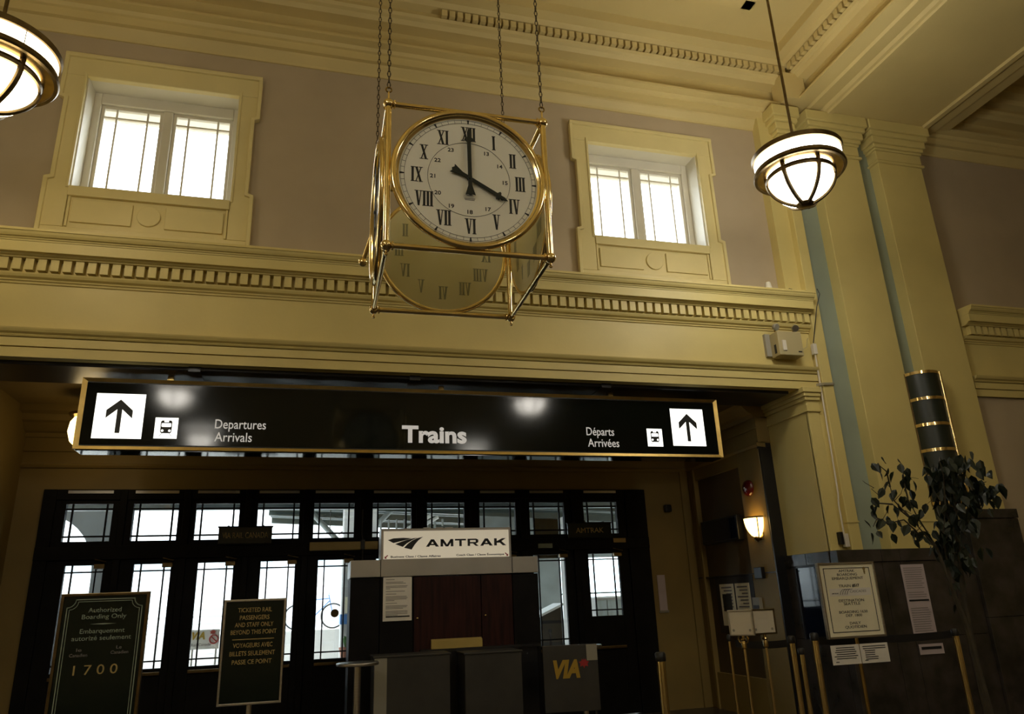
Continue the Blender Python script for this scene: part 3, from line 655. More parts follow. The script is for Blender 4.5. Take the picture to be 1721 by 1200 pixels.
# ================================================================== WALL FITTINGS
# tall unlit sconce on the pier
ts = thing('tall_wall_lamp', 'tall unlit smoked glass wall lamp banded with brass on the pier', 'lamp', (8.02, 7.83, 2.6))
rs_ = .235; cx_, cy_ = 8.0, 7.89
def halfcyl(n, r_, z0, z1, mt, par=ts, a0=R(180), a1=R(360), th=.012):
    return obj(n, MB().lathe([(r_, z0), (r_, z1), (r_-th, z1), (r_-th, z0)], 28, (cx_, cy_, 0), closed=True, a0=a0, a1=a1), mt, par)
zb = [2.60, 2.95, 3.28, 3.62, 3.97, 4.33]
for k in range(5): halfcyl('glass_panel', rs_, zb[k]+.01, zb[k+1]-.01, 'smoke_glass')
for z in zb: halfcyl('brass_band', rs_+.008, z-.020, z+.020, 'brass', th=.02)
obj('brass_stile', MB().tube([(cx_+rs_*.72, cy_-rs_*.76, 2.58), (cx_+rs_*.72, cy_-rs_*.76, 4.35)], .022, 12), 'brass', ts)
obj('brass_stile', MB().tube([(cx_-rs_*.99, cy_-rs_*.02, 2.58), (cx_-rs_*.99, cy_-rs_*.02, 4.35)], .012, 8), 'brass_dark', ts)
# emergency lighting unit
eb = thing('emergency_light_unit', 'cream emergency light box fixed to the beam above the jamb', 'light', (5.95, 7.99, 4.5))
ebb = obj('case', MB().box(5.78, 6.14, 7.78, 7.96, 4.50, 4.83), 'plastic_cream', eb, .01)
obj('mounting_plate', MB().box(5.71, 5.79, 7.955, 8.0, 4.53, 4.84), 'plastic_grey', eb)
obj('switch_cover', MB().box(5.83, 5.885, 7.765, 7.785, 4.56, 4.70), 'sign_panel', eb, .004)
obj('badge', MB().box(6.06, 6.11, 7.775, 7.785, 4.545, 4.56), 'black_plastic', eb)
obj('vent_slot', MB().box(5.775, 5.785, 7.84, 7.88, 4.54, 4.66), 'black_plastic', eb)
for nm, lx, mt_, lab in (('spot_lamp', 5.81, 'plastic_grey', ''), ('spot_lamp', 6.09, 'steel', '')):
    h = obj(nm, MB().lathe([(.0005, 0), (.045, .0), (.05, .012), (.035, .055), (.015, .07), (.0005, .07)], 20), mt_, eb, world=False)
    h.rotation_euler = (R(-70), 0, R(20 if lx < 6 else -10)); h.location = Vector((lx, 7.80, 4.885))-Vector((5.95, 7.99, 4.5))
    obj('lamp_neck', MB().tube([(lx, 7.86, 4.83), (lx, 7.86, 4.89)], .012, 8), 'brass_old', eb)
# conduit, switch boxes, cables
cd = thing('wall_conduit', 'thin white cable conduit running down the pier jamb', 'conduit', (6.42, 7.9, 2.1))
obj('cable', MB().tube([(6.46, 7.71, 5.44), (6.47, 7.69, 5.36), (6.445, 7.76, 5.2), (6.44, 7.86, 4.95), (6.43, 7.9, 4.82), (6.42, 7.92, 4.74)], .006, 6), 'black_plastic', cd)
obj('junction_box', MB().box(6.395, 6.455, 7.90, 7.96, 4.58, 4.73), 'sign_panel', cd, .006)
obj('conduit', MB().tube([(6.425, 7.93, 4.58), (6.42, 7.93, 4.1), (6.41, 7.93, 3.3), (6.40, 7.93, 2.75), (6.38, 7.93, 2.6), (6.38, 7.93, 2.22)], .011, 8), 'sign_panel', cd)
obj('outlet_box', MB().box(6.36, 6.42, 7.90, 7.96, 2.09, 2.25), 'sign_panel', cd, .005)
obj('switch', MB().box(6.30, 6.345, 7.90, 7.965, 2.12, 2.27), 'black_plastic', cd, .005)
obj('loop_cable', MB().tube([(6.14, 7.88, 4.67), (6.24, 7.93, 4.64), (6.33, 7.95, 4.69), (6.36, 7.955, 4.80), (6.38, 7.955, 4.82)], .005, 6), 'plastic_cream', cd)
for dz in (0, .02): obj('strap_cable', MB().tube([(6.36, 7.93, 4.145+dz), (6.44, 7.88, 4.15+dz), (6.60, 7.885, 4.16+dz), (6.63, 7.95, 4.16+dz)], .007, 6), 'plastic_grey', cd)
ld = thing('ledge_fitting', 'small cream cone-shaped fitting standing on the cornice ledge', 'fitting', (5.82, 7.86, 5.41))
obj('cone', MB().lathe([(.055, 0), (.05, .03), (.035, .13), (.03, .14), (.0005, .142)], 20, (5.82, 7.86, 5.41)), 'sash_white', ld)
obj('base_ring', MB().lathe([(.062, 0), (.062, .015), (.05, .02), (.05, 0)], 20, (5.82, 7.86, 5.41), closed=True), 'sash_white', ld)
tag(obj('loose_wire', MB().tube([(6.06, 7.80, 5.412), (6.08, 7.78, 5.45), (6.12, 7.78, 5.44), (6.20, 7.78, 5.414)], .004, 6), 'bark'), 'short brown wire curling up from the cornice ledge', 'wire')

# lit sconce on the lobby pilaster
sc = thing('wall_sconce', 'lit amber glass half-bowl wall sconce with brass trim', 'lamp', (XA, 9.16, 2.3))
cxs, cys = XA-.01, 9.16
pr_ = [(.17, 2.58), (.166, 2.53), (.152, 2.46), (.125, 2.40), (.09, 2.35), (.04, 2.32)]
obj('glass_bowl', MB().lathe(pr_, 24, (cxs, cys, 0), a0=R(90), a1=R(270)), 'sconce_glow', sc)
obj('brass_rim', MB().lathe([(.172, 2.575), (.178, 2.585), (.172, 2.595), (.165, 2.585)], 24, (cxs, cys, 0), closed=True, a0=R(90), a1=R(270)), 'brass_dark', sc)
for a in (120, 240): obj('rib', MB().tube([(cxs+(r_+.004)*math.cos(R(a)), cys+(r_+.004)*math.sin(R(a)), z) for r_, z in pr_], .007, 6), 'brass_dark', sc)
obj('finial', MB().lathe([(.0005, 2.255), (.02, 2.275), (.045, 2.31), (.04, 2.33), (.0005, 2.33)], 16, (cxs-.02, cys, 0)), 'brass_dark', sc)
obj('back_plate', MB().box(XA-.012, XA, 9.05, 9.27, 2.28, 2.60), 'brass_old', sc)
# ceiling globe of the lobby, half hidden by the sign
gl = thing('ceiling_globe_lamp', 'lit warm globe lamp on the lobby ceiling beyond the sign end', 'lamp', (-2.74, 10.0, 3.55))
gx_, gy_ = -2.74, 10.0
obj('globe', MB().lathe([(.0005, 3.60), (.06, 3.61), (.13, 3.68), (.165, 3.80), (.15, 3.92), (.11, 3.985)], 24, (gx_, gy_, 0)), 'globe_glow', gl)
obj('canopy', MB().lathe([(.11, 3.98), (.17, 4.0), (.18, 4.03), (.10, 4.05), (.04, 4.08), (.04, 4.30), (.0005, 4.30)], 24, (gx_, gy_, 0)), 'brass_old', gl)
tag(obj('ceiling_detector', MB().lathe([(.0005, 4.235), (.06, 4.24), (.085, 4.27), (.09, 4.30)], 20, (-1.9, 9.5, 0)), 'black_plastic'), 'small dark round detector on the lobby ceiling above the sign', 'detector')
# bell, tv, boards, boxes on the lobby side wall
bl = thing('fire_bell', 'round red fire alarm bell on the pilaster above the sconce', 'alarm bell', (XA, 9.2, 2.9))
b_ = MB().lathe([(.0005, .075), (.05, .072), (.095, .05), (.115, .02), (.115, 0), (.0005, 0)], 28)
bo = obj('bell_dome', b_, 'red_bell', bl, world=False); bo.rotation_euler = (0, R(-90), 0); bo.location = (-.03, 0, .1)
b2 = obj('bell_mount', MB().disc((XA-.03, 9.2, 3.0), .05, .03, 'x', 16), 'black_plastic', bl)
b3 = obj('bell_boss', MB().disc((XA-.112, 9.2, 3.0), .016, .01, 'x', 12), 'steel', bl)
tv = thing('wall_screen', 'black switched-off screen mounted inside the lobby wall panel', 'screen', (XA, 10.1, 2.34))
obj('screen_case', MB().box(XA-.06, XA+.04, 9.58, 10.62, 2.33, 2.68), 'black_plastic', tv, .01)
obj('screen_glass', MB().box(XA-.064, XA-.058, 9.61, 10.59, 2.36, 2.65), 'screen_glass', tv)
nb = thing('notice_board', 'dark notice board with two pale notices on the lobby wall', 'notice board', (XA, 10.0, 1.1))
obj('board', MB().box(XA+.02, XA+.06, 9.50, 10.52, 1.05, 1.84), 'black_plastic', nb)
for (a, b, z0) in ((9.60, 9.97, 1.22), (10.02, 10.40, 1.16)):
    p = obj('notice', MB().box(XA+.012, XA+.02, a, b, z0, 1.74), 'paper_cream', nb)
    mb = MB()
    for k in range(7): mb.box(XA+.010, XA+.012, a+.05, b-.05-.06*(k % 3), 1.68-k*.045, 1.70-k*.045)
    obj('printed_text', mb, 'grey_print', p)
    if a > 10: obj('dark_picture', MB().box(XA+.009, XA+.012, a+.08, b-.06, 1.36, 1.60), 'black_ink', p)
tag(box('junction_box', XA-.06, XA, 9.14, 9.32, 1.78, 1.93, 'black_plastic', None, .008), 'small black box on the dado line under the sconce', 'box')
th = thing('wall_control', 'small pale control box with a dark window under the sconce', 'control', (XA, 9.4, 1.34))
obj('case', MB().box(XA-.05, XA, 9.30, 9.47, 1.34, 1.54), 'plastic_grey', th, .006)
obj('window', MB().box(XA-.055, XA-.045, 9.32, 9.45, 1.36, 1.44), 'black_plastic', th)
tag(box('door_signal', 5.52, 5.63, YD-.09, YD, 2.88, 3.0, 'black_plastic', None, .02), 'small dark device on the lobby wall beside the door screen', 'device')
ps = thing('posted_notice', 'narrow pale notice on the wall beside the last door', 'notice', (5.36, YD, 1.4))
obj('sheet', MB().box(5.29, 5.42, YD-.012, YD-.002, 1.40, 1.92), 'paper_mauve', ps)
obj('holder', MB().box(5.275, 5.435, YD-.02, YD-.010, 1.365, 1.40), 'steel', ps)
# reflective display case on the pier side
dc = thing('display_case', 'dark glass display case set in the marble pier side', 'display case', (6.15, 8.43, 1.0))
obj('glass_front', MB().box(6.165, 6.18, 8.17, 8.69, 1.03, 1.90), 'screen_glass', dc)
obj('frame', MB().box(6.15, 6.18, 8.16, 8.185, 1.02, 1.90).box(6.15, 6.18, 8.675, 8.70, 1.02, 1.90).box(6.15, 6.18, 8.16, 8.70, 1.88, 1.905), 'black_plastic', dc)
# notices taped to the marble
nt_ = thing('marble_notice', 'long pale mauve notice taped to the marble pier', 'notice', (7.33, 7.83, 1.0))
for (z0, z1, xa, xb) in ((1.42, 1.86, 7.03, 7.37), (1.015, 1.42, 7.03, 7.37)):
    s_ = obj('sheet', MB().box(xa, xb, 7.829, 7.833, z0, z1), 'paper_mauve', nt_)
    mb = MB()
    n = int((z1-z0)/.028)
    for k in range(1, n):
        if random.random() < .8: mb.box(xa+.03, xb-.03-random.random()*.05, 7.827, 7.829, z1-.02-k*.026, z1-.012-k*.026)
    obj('printed_text', mb, 'grey_print', s_)
obj('black_rule', MB().box(7.06, 7.35, 7.826, 7.829, 1.43, 1.45), 'black_ink', nt_)
n2_ = thing('small_notice', 'small pale strip notice on the marble pier under the belt', 'notice', (7.25, 7.83, .8))
obj('sheet', MB().box(7.07, 7.42, 7.829, 7.833, .83, .945), 'paper_mauve', n2_)
obj('black_rule', MB().box(7.10, 7.39, 7.826, 7.829, .885, .915), 'black_ink', n2_)

# ================================================================== THINGS IN THE LOBBY OPENING
ko = thing('ticket_kiosk', 'dark red wood kiosk with a metal band and a pale header sign', 'kiosk', (1.63, 9.0, 0))
KY = 9.0
kx = [.50, .84, 1.225, 2.03, 2.42, 2.75]
obj('carcass', MB().box(.51, 2.74, KY+.03, KY+.6, 0, 1.93), 'dark_wood', ko)
for i, mt_ in enumerate(('dark_wood', 'dark_wood', 'red_wood', 'red_wood', 'dark_wood')):
    p = obj('door' if mt_ == 'red_wood' else 'panel', MB().box(kx[i]+.004, kx[i+1]-.004, KY, KY+.03, .06, 1.93), mt_, ko, .004)
    if mt_ == 'red_wood': obj('knob', MB().ball((kx[i]+.045, KY-.018, 1.47), .016, 10), 'brass', p)
for a, b in ((.50, .84), (.844, 2.42), (2.424, 2.75)): obj('metal_band', MB().box(a, b-.002, KY-.02, KY+.6, 1.94, 2.13), 'alu', ko, .004)
hd = obj('header_sign', MB().box(.84, 2.42, KY-.01, KY+.25, 2.13, 2.485), 'alu', ko, .006)
fc = obj('header_face', MB().box(.87, 2.39, KY-.016, KY-.008, 2.135, 2.455), 'header_panel', ko)
yk = KY-.018
for pts in ([(.92, 2.352), (.985, 2.372), (1.10, 2.376), (1.20, 2.370), (1.14, 2.353), (1.06, 2.335), (.985, 2.318)],
            [(1.005, 2.305), (1.08, 2.333), (1.16, 2.357), (1.225, 2.370), (1.265, 2.374), (1.20, 2.345), (1.14, 2.310), (1.095, 2.272)],
            [(1.11, 2.262), (1.155, 2.308), (1.205, 2.343), (1.26, 2.368), (1.335, 2.385), (1.28, 2.345), (1.235, 2.295), (1.20, 2.240)]):
    poly('logo_stripe', pts, yk, .002, 'black_ink', ko)
GL = {'A': [[(0, 0), (.24, 0), (.62, 1), (.38, 1)], [(.76, 0), (1, 0), (.62, 1), (.38, 1)], [(.2, .2), (.8, .2), (.72, .4), (.28, .4)]],
      'M': [[(0, 0), (.2, 0), (.2, 1), (0, 1)], [(.8, 0), (1, 0), (1, 1), (.8, 1)], [(0, 1), (.22, 1), (.6, .0), (.4, .0)], [(1, 1), (.78, 1), (.4, .0), (.6, .0)]],
      'T': [[(0, .78), (1, .78), (1, 1), (0, 1)], [(.39, 0), (.61, 0), (.61, .8), (.39, .8)]],
      'R': [[(0, 0), (.22, 0), (.22, 1), (0, 1)], [(.2, .8), (.8, .8), (.92, .9), (.8, 1), (.2, 1)], [(.2, .34), (.8, .34), (.9, .44), (.8, .54), (.2, .54)], [(.74, .36), (.98, .5), (.98, .86), (.74, .98)], [(.45, .38), (.7, .38), (1, 0), (.74, 0)]],
      'K': [[(0, 0), (.22, 0), (.22, 1), (0, 1)], [(.2, .38), (.42, .38), (.98, 1), (.68, 1), (.2, .6)], [(.36, .55), (.58, .66), (1, 0), (.72, 0)]]}
xl = 1.37
for ch, w_ in (('A', .155), ('M', .155), ('T', .135), ('R', .135), ('A', .155), ('K', .15)):
    mb = MB()
    for q in GL[ch]: mb.prism([(xl+p[0]*w_, 2.268+p[1]*.085) for p in q], 'y', yk-.001, yk+.001)
    obj('letter', mb, 'black_ink', ko); xl += w_+.02
text('lettering', 'Business Class / Classe Affaires', .955, 1.545, 2.15, .022, yk-.001, 'black_ink', ko, .02)
text('lettering', 'Coach Class / Classe \u00c9conomique', 1.735, 2.325, 2.155, .022, yk-.001, 'black_ink', ko, .02)
for s, xc in ((-1, .905), (1, 2.355)):
    pts = [(-.02, -.02), (-.02, .008), (-.012, .0), (.012, .022), (.02, .014), (-.004, -.01), (.006, -.02)]
    poly('class_arrow', [(xc-s*p[0] if s > 0 else xc+p[0], 2.162+p[1]) for p in pts], yk, .002, 'ink_red', ko)
for x in (1.35, 1.5, 1.62): obj('top_bracket', MB().box(x, x+.09, KY+.05, KY+.12, 2.485, 2.50), 'alu', ko)
kn = thing('kiosk_notice', 'white printed notice pinned to the dark kiosk panel', 'notice', (1.03, KY, 1.45))
sh = obj('sheet', MB().box(.875, 1.205, KY-.008, KY-.002, 1.452, 1.935), 'paper', kn)
mb = MB()
for k, wv in enumerate((.10, .0, .20, .23, 0, .25, .24, .05, 0, .22, 0, .12, 0, .24, .25, .24, .10, 0, .13, 0, .25, .24, .2, 0, .25, .25, .25, .14)):
    if wv: mb.box(.905, .905+wv, KY-.010, KY-.008, 1.903-k*.0145, 1.909-k*.0145)
obj('printed_text', mb, 'grey_print', sh)
obj('black_rule', MB().box(.908, 1.18, KY-.0105, KY-.008, 1.492, 1.506), 'black_ink', sh)
# counters in front of the kiosk
for (xa, xb, zt, lab) in ((.745, 1.555, 1.115, 'pale metal-fronted desk before the kiosk, notice side'), (1.72, 2.36, 1.10, 'dim metal-fronted desk before the kiosk doors')):
    dk = thing('service_desk', lab, 'desk', ((xa+xb)/2, 8.7, 0), group='desks before the kiosk')
    obj('front_panel', MB().box(xa, xb, 8.50, 8.53, .1, zt-.02), 'desk_grey', dk, .004)
    obj('side_panel', MB().box(xa, xa+.03, 8.53, 8.9, .1, zt-.02), 'desk_grey', dk)
    obj('side_panel', MB().box(xb-.03, xb, 8.53, 8.9, .1, zt-.02), 'desk_grey', dk)
    obj('plinth', MB().box(xa+.03, xb-.03, 8.54, 8.88, 0, .1), 'black_plastic', dk)
    obj('desk_top', MB().box(xa-.012, xb+.012, 8.49, 8.92, zt-.02, zt), 'desk_grey', dk, .004)
    if xa < 1: obj('pale_edge_plate', MB().box(xa+.004, xa+.135, 8.496, 8.5, .3, zt-.022), 'plastic_grey', dk)
wc = thing('work_counter', 'dark work counter standing against the kiosk front', 'counter', (1.9, 8.95, 0))
obj('counter_top', MB().box(1.30, 2.72, 8.93, 8.998, 1.10, 1.13), 'black_plastic', wc)
obj('counter_front', MB().box(1.34, 2.68, 8.95, 8.998, 0, 1.10), 'black_plastic', wc)
tb = thing('wooden_tray', 'yellow wooden box-shaped tray lying on the work counter', 'tray', (1.72, 8.95, 1.13))
obj('tray_front', MB().box(1.425, 2.02, 8.935, 8.947, 1.13, 1.222), 'yellow_brass_block', tb, .004)
obj('tray_back', MB().box(1.425, 2.02, 8.984, 8.996, 1.13, 1.235), 'yellow_brass_block', tb, .003)
for x in (1.425, 2.008): obj('tray_end', MB().box(x, x+.012, 8.947, 8.984, 1.13, 1.225), 'yellow_brass_block', tb)
obj('tray_bottom', MB().box(1.437, 2.008, 8.947, 8.984, 1.13, 1.14), 'yellow_brass_block', tb)
def high_table(x, y, z, r_, label):
    t = thing('high_table', label, 'table', (x, y, 0), group='round high tables')
    obj('table_top', MB().disc((x, y, z-.03), r_, .03, 'z', 48), 'steel', t, .008)
    obj('column', MB().tube([(x, y, .03), (x, y, z-.03)], .035, 12), 'steel', t)
    obj('foot_plate', MB().lathe([(.24, 0), (.24, .015), (.05, .04), (.0005, .04)], 32, (x, y, 0)), 'dark_metal', t)
high_table(.55, 8.15, 1.09, .21, 'round steel-topped high table at the notice end of the desks')
high_table(3.22, 8.9, 1.09, .24, 'round steel-topped high table behind the yellow-lettered board')
# yellow lettered board
vb = thing('letter_board', 'grey board with yellow slanted capital letters and a small red leaf', 'sign', (2.88, 8.35, 0), R(-6), local=True)
obj('panel', MB().box(-.31, .31, 0, .03, .45, 1.13), 'desk_grey', vb, .006)
obj('pale_corner', MB().box(.185, .308, -.004, .0, .96, 1.125), 'plastic_grey', vb)
for x in (-.26, .26): obj('leg', MB().tube([(x, .02, .45), (x, .02, .02)], .015, 8), 'dark_metal', vb)
for x in (-.26, .26): obj('foot', MB().box(x-.02, x+.02, -.2, .24, 0, .025), 'dark_metal', vb)
text('lettering', 'VIA', -.20, .10, .80, .17, -.004, 'yellow_print', vb, .05, .25)
lf = [(0, -.05), (.012, -.02), (.045, -.03), (.04, .0), (.06, .02), (.03, .025), (.02, .05), (.005, .03), (0, .06)]
poly('leaf_emblem', [(.15+p[0], .93+p[1]) for p in lf]+[(.15-p[0], .93+p[1]) for p in reversed(lf[1:-1])], -.004, .003, 'ink_red', vb)
# hanging plates on the transom
for (xa, xb, tx, lab) in ((-1.155, -.465, 'VIA RAIL CANADA', 'dark hanging plate with faint gold capitals over the third and fourth doors'), (3.82, 4.53, 'AMTRAK', 'dark hanging plate with one faint gold word over the ninth and tenth doors')):
    hp = thing('name_plate', lab, 'sign', ((xa+xb)/2, 10.86, 2.49), group='hanging plates on the door screen')
    obj('plate', MB().box(xa, xb, 10.85, 10.88, 2.495, 2.715), 'board_green', hp, .004)
    obj('moulding', MB().box(xa-.012, xb+.012, 10.845, 10.89, 2.71, 2.728), 'dark_wood', hp)
    obj('moulding', MB().box(xa-.012, xb+.012, 10.845, 10.89, 2.482, 2.497), 'dark_wood', hp)
    d_ = .05 if len(tx) > 8 else .13
    text('lettering', tx, xa+d_, xb-d_, 2.57, .075, 10.847, 'gold_print', hp)
    for x in (xa+.12, xb-.12): obj('hanger', MB().box(x-.012, x+.012, 10.86, 10.98, 2.728, 2.74), 'dark_metal', hp)
lb = thing('light_batten', 'long pale yellow batten fixed on the rail over the fifth door', 'fitting', (.5, 10.9, 2.38))
for a, b in ((.04, .735), (.79, .975)): obj('batten_case', MB().box(a, b, 10.86, 10.93, 2.387, 2.50), 'yellow_brass_block', lb, .008)
obj('cable', MB().tube([(.755, 10.88, 2.95), (.75, 10.88, 2.6), (.77, 10.88, 2.5), (.765, 10.88, 2.3), (.76, 10.9, 2.0)], .01, 6), 'black_plastic', lb)
obj('cable_clip', MB().box(.735, .79, 10.85, 10.93, 2.39, 2.52), 'black_plastic', lb)
for (a, b, z0, lab) in ((3.36, 3.58, 2.36, 'dim green plate on the rail over the ninth door'), (4.57, 4.78, 2.42, 'dim yellow plate on the rail over the tenth door')):
    tag(box('rail_plate', a, b, 10.90, 10.93, z0, z0+.065, 'pale_green_print' if a < 4 else 'gold_print', None, .003), lab, 'sign')

# ---- two glossy boards on stands
def framed_board(name, label, x0, x1, z0, z1, y, framemat, base=True):
    xc = (x0+x1)/2
    t = thing(name, label, 'sign', (xc, y, 0))
    obj('panel', MB().box(x0, x1, y, y+.012, z0, z1), 'board_green', t)
    e = .012
    for (a, b, c, d) in ((x0-e, x0+.004, z0, z1), (x1-.004, x1+e, z0, z1), (x0-e, x1+e, z0-e, z0+.004), (x0-e, x1+e, z1-.004, z1+e)):
        obj('frame_bar', MB().box(a, b, y-.008, y+.02, c, d), framemat, t, .003)
    obj('pole', MB().tube([(xc, y+.03, .02), (xc, y+.03, z0+.1)], .018, 10), framemat, t)
    obj('foot_plate', MB().lathe([(.19, 0), (.19, .015), (.03, .035), (.0005, .035)], 32, (xc, y+.03, 0)), framemat, t)
    return t
b1 = framed_board('boarding_sign', 'black notice board with pale serif lettering and notched double border', -1.232, -.824, 1.05, 1.722, 4.6, 'brass_dark')
yb = 4.598
def rule(par, pts, wd_, mt_, nm='border_line'):
    mb = MB()
    for (p, q) in zip(pts[:-1], pts[1:]):
        d = Vector((q[0]-p[0], q[1]-p[1])); L = d.length
        if L < 1e-6: continue
        n = Vector((-d.y, d.x))/L*wd_/2; e = d/L*wd_/2
        mb.prism([(p[0]-e.x-n.x, p[1]-e.y-n.y), (q[0]+e.x-n.x, q[1]+e.y-n.y), (q[0]+e.x+n.x, q[1]+e.y+n.y), (p[0]-e.x+n.x, p[1]-e.y+n.y)], 'y', yb, yb+.001)
    return obj(nm, mb, mt_, par)
for e, wd_ in ((.022, .0045), (.034, .0028)):
    x0, x1, zt = -1.232+e, -.824-e, 1.722-e*.9; rc = .04
    pts = [(x0, 1.06), (x0, zt-rc)]+[(x0+rc*math.sin(k*math.pi/10), zt-rc*math.cos(k*math.pi/10)) for k in range(6)]
    pts += [(x1-rc*math.cos(k*math.pi/10), zt-rc*math.sin(k*math.pi/10)) for k in range(6)]+[(x1, zt-rc), (x1, 1.06)]
    rule(b1, pts, wd_, 'pale_green_print')
cxb = -1.026
for tx, wv, z, h in (('Authorized', .160, 1.636, .023), ('Boarding Only', .215, 1.603, .023), ('Embarquement', .215, 1.531, .023), ('autoriz\u00e9 seulement', .285, 1.496, .023)):
    text('lettering', tx, cxb-wv/2, cxb+wv/2, z, h, yb, 'pale_green_print', b1, .0)
poly('ornament_rule', [(cxb-.065, 1.5765), (cxb, 1.573), (cxb+.065, 1.5765), (cxb, 1.580)], yb, .001, 'pale_green_print', b1)
for tx, xc_, wv, z in (('le', cxb-.10, .025, 1.443), ('Canadien', cxb-.10, .085, 1.417), ('Le', cxb+.09, .025, 1.449), ('Canadien', cxb+.095, .085, 1.424)):
    text('lettering', tx, xc_-wv/2, xc_+wv/2, z, .016, yb, 'board_faint' if False else 'grey_print', b1)
text('time_digits', '1 7 0 0', cxb-.115, cxb+.095, 1.328, .048, yb, 'gold_print', b1)
b2 = framed_board('ticket_sign', 'glossy dark board with gold capitals in a steel frame', -.545, -.137, 1.0, 1.685, 6.0, 'steel')
yb = 5.998; cxb = -.341
for tx, wv, y_ in (('TICKETED RAIL', .235, 1029), ('PASSENGERS', .205, 1042), ('AND STAFF ONLY', .265, 1054), ('BEYOND THIS POINT', .315, 1066.5), ('VOYAGEURS AVEC', .27, 1088.5), ('BILLETS SEULEMENT', .31, 1102), ('PASSE CE POINT', .27, 1116)):
    text('lettering', tx, cxb-wv/2, cxb+wv/2, 1.685-(y_-1010)/247, .030, yb, 'gold_print', b2, .01)
rule(b2, [(cxb-.14, 1.422), (cxb+.14, 1.422)], .006, 'gold_print', 'divider_line')

# ---- stanchions, belts, poster
def stanchion(x, y, h, label, r_=.026, fr_=.12):
    t = thing('belt_stanchion', label, 'stanchion', (x, y, 0), group='brass belt stanchions', local=True)
    obj('pole', MB().tube([(0, 0, .02), (0, 0, h-.06)], r_, 16), 'brass', t)
    obj('foot_plate', MB().lathe([(fr_, 0), (fr_, .012), (.04, .035), (.0005, .035)], 32), 'brass_old', t)
    obj('belt_head', MB().lathe([(r_+.006, h-.06), (r_+.008, h-.05), (r_+.008, h-.01), (r_, h), (.0005, h)], 16), 'black_plastic', t)
    return t
stanchion(2.47, 5.2, 1.225, 'lone thick brass stanchion before the dark door screen', .030)
stanchion(4.24, 6.2, 1.22, 'slim brass stanchion beside the marble pier edge')
stanchion(4.81, 6.9, 1.06, 'short brass stanchion between two others by the pier')
stanchion(4.06, 5.62, 1.27, 'tallest brass stanchion holding the belt near the poster')
stanchion(5.75, 5.9, 1.22, 'brass stanchion hidden in the shade of the tree')
def belt(p, q, label, h=.062):
    d = (Vector(q)-Vector(p)); n = Vector((-d.y, d.x, 0)).normalized()*.002; vs = []
    N = 12
    for i in range(N+1):
        t_ = i/N; c = Vector(p)+d*t_; c.z -= .03*4*t_*(1-t_)*.5
        for sgn in (-1, 1):
            for z in (0, h): vs.append(c+n*sgn+Vector((0, 0, z)))
    fs = []
    for i in range(N):
        a = i*4; b = a+4
        fs += [(a, a+1, b+1, b), (a+2, b+2, b+3, a+3), (a+1, a+3, b+3, b+1), (a, b, b+2, a+2)]
    fs += [(0, 2, 3, 1), (N*4, N*4+1, N*4+3, N*4+2)]
    return tag(obj('barrier_belt', MB().add(vs, fs), 'belt_black'), label, 'belt', 'black barrier belts')
belt((4.105, 5.63, 1.175), (5.70, 5.895, 1.145), 'black belt stretched behind the framed poster')
belt((4.20, 6.21, 1.13), (3.90, 6.58, 1.13), 'black belt running from the slim stanchion past the blank signs')
po = thing('train_poster', 'cream framed train poster with black capitals on a stanchion pole', 'poster', (4.385, 5.5, 0))
obj('panel', MB().box(4.12, 4.65, 5.50, 5.512, 1.235, 1.80), 'paper_cream', po)
for (a, b, c, d) in ((4.105, 4.122, 1.225, 1.81), (4.648, 4.665, 1.225, 1.81), (4.105, 4.665, 1.798, 1.815), (4.105, 4.665, 1.22, 1.237)):
    obj('frame_bar', MB().box(a, b, 5.49, 5.525, c, d), 'steel', po, .003)
yb = 5.4985; cxp = 4.385
for (a, b, c, d) in ((4.158, 4.164, 1.268, 1.768), (4.606, 4.612, 1.268, 1.768), (4.158, 4.612, 1.765, 1.771), (4.158, 4.612, 1.265, 1.271)):
    obj('border_line', MB().box(a, b, yb, yb+.001, c, d), 'black_ink', po)
zv = lambda v: 1.80-(v-115)*.56/720
for tx, wv, v in (('AMTRAK', .155, 197), ('BOARDING', .195, 235), ('EMBARQUEMENT', .305, 273), ('DESTINATION', .245, 500), ('SEATTLE', .16, 532), ('BOARDING 1630', .275, 615), ('DEP. 1800', .155, 650), ('DAILY', .105, 727), ('QUOTIDIEN', .205, 765)):
    text('lettering', tx, cxp-wv/2, cxp+wv/2, zv(v), .021, yb, 'black_ink', po, .0)
text('lettering', 'TRAIN', cxp-.10, cxp+.015, zv(352), .022, yb, 'black_ink', po, .0)
text('lettering', '#517', cxp+.03, cxp+.10, zv(350), .022, yb, 'black_ink', po, .035)
st = obj('logo_strip', MB().box(4.185, 4.590, yb, yb+.001, zv(440), zv(362)), 'paper', po)
text('logo_lettering', 'AMTRAK', 4.205, 4.272, zv(418), .009, yb-.001, 'black_ink', st, .02)
text('logo_lettering', 'CASCADES', 4.385, 4.545, zv(408), .020, yb-.001, 'grey_print', st, -.006, .2)
for k in range(4):
    x = 4.285+k*.022
    obj('logo_swoosh', MB().tube([(x, yb-.001, zv(425)), (x+.010, yb-.001, zv(395)), (x+.028, yb-.001, zv(375)), (x+.06, yb-.001, zv(372))], .0016, 5), 'black_ink', st)
kf = MB().disc((4.56, yb, zv(165)), .014, .001, 'y', 16).box(4.553, 4.567, yb, yb+.001, zv(222), zv(175)).box(4.550, 4.570, yb, yb+.001, zv(200), zv(190))
obj('key_emblem', kf, 'gold_print', po)
obj('pole', MB().tube([(4.39, 5.53, .02), (4.39, 5.53, 1.24)], .016, 12), 'brass_old', po)
obj('foot_plate', MB().lathe([(.17, 0), (.17, .012), (.03, .035), (.0005, .035)], 32, (4.39, 5.53, 0)), 'brass_old', po)
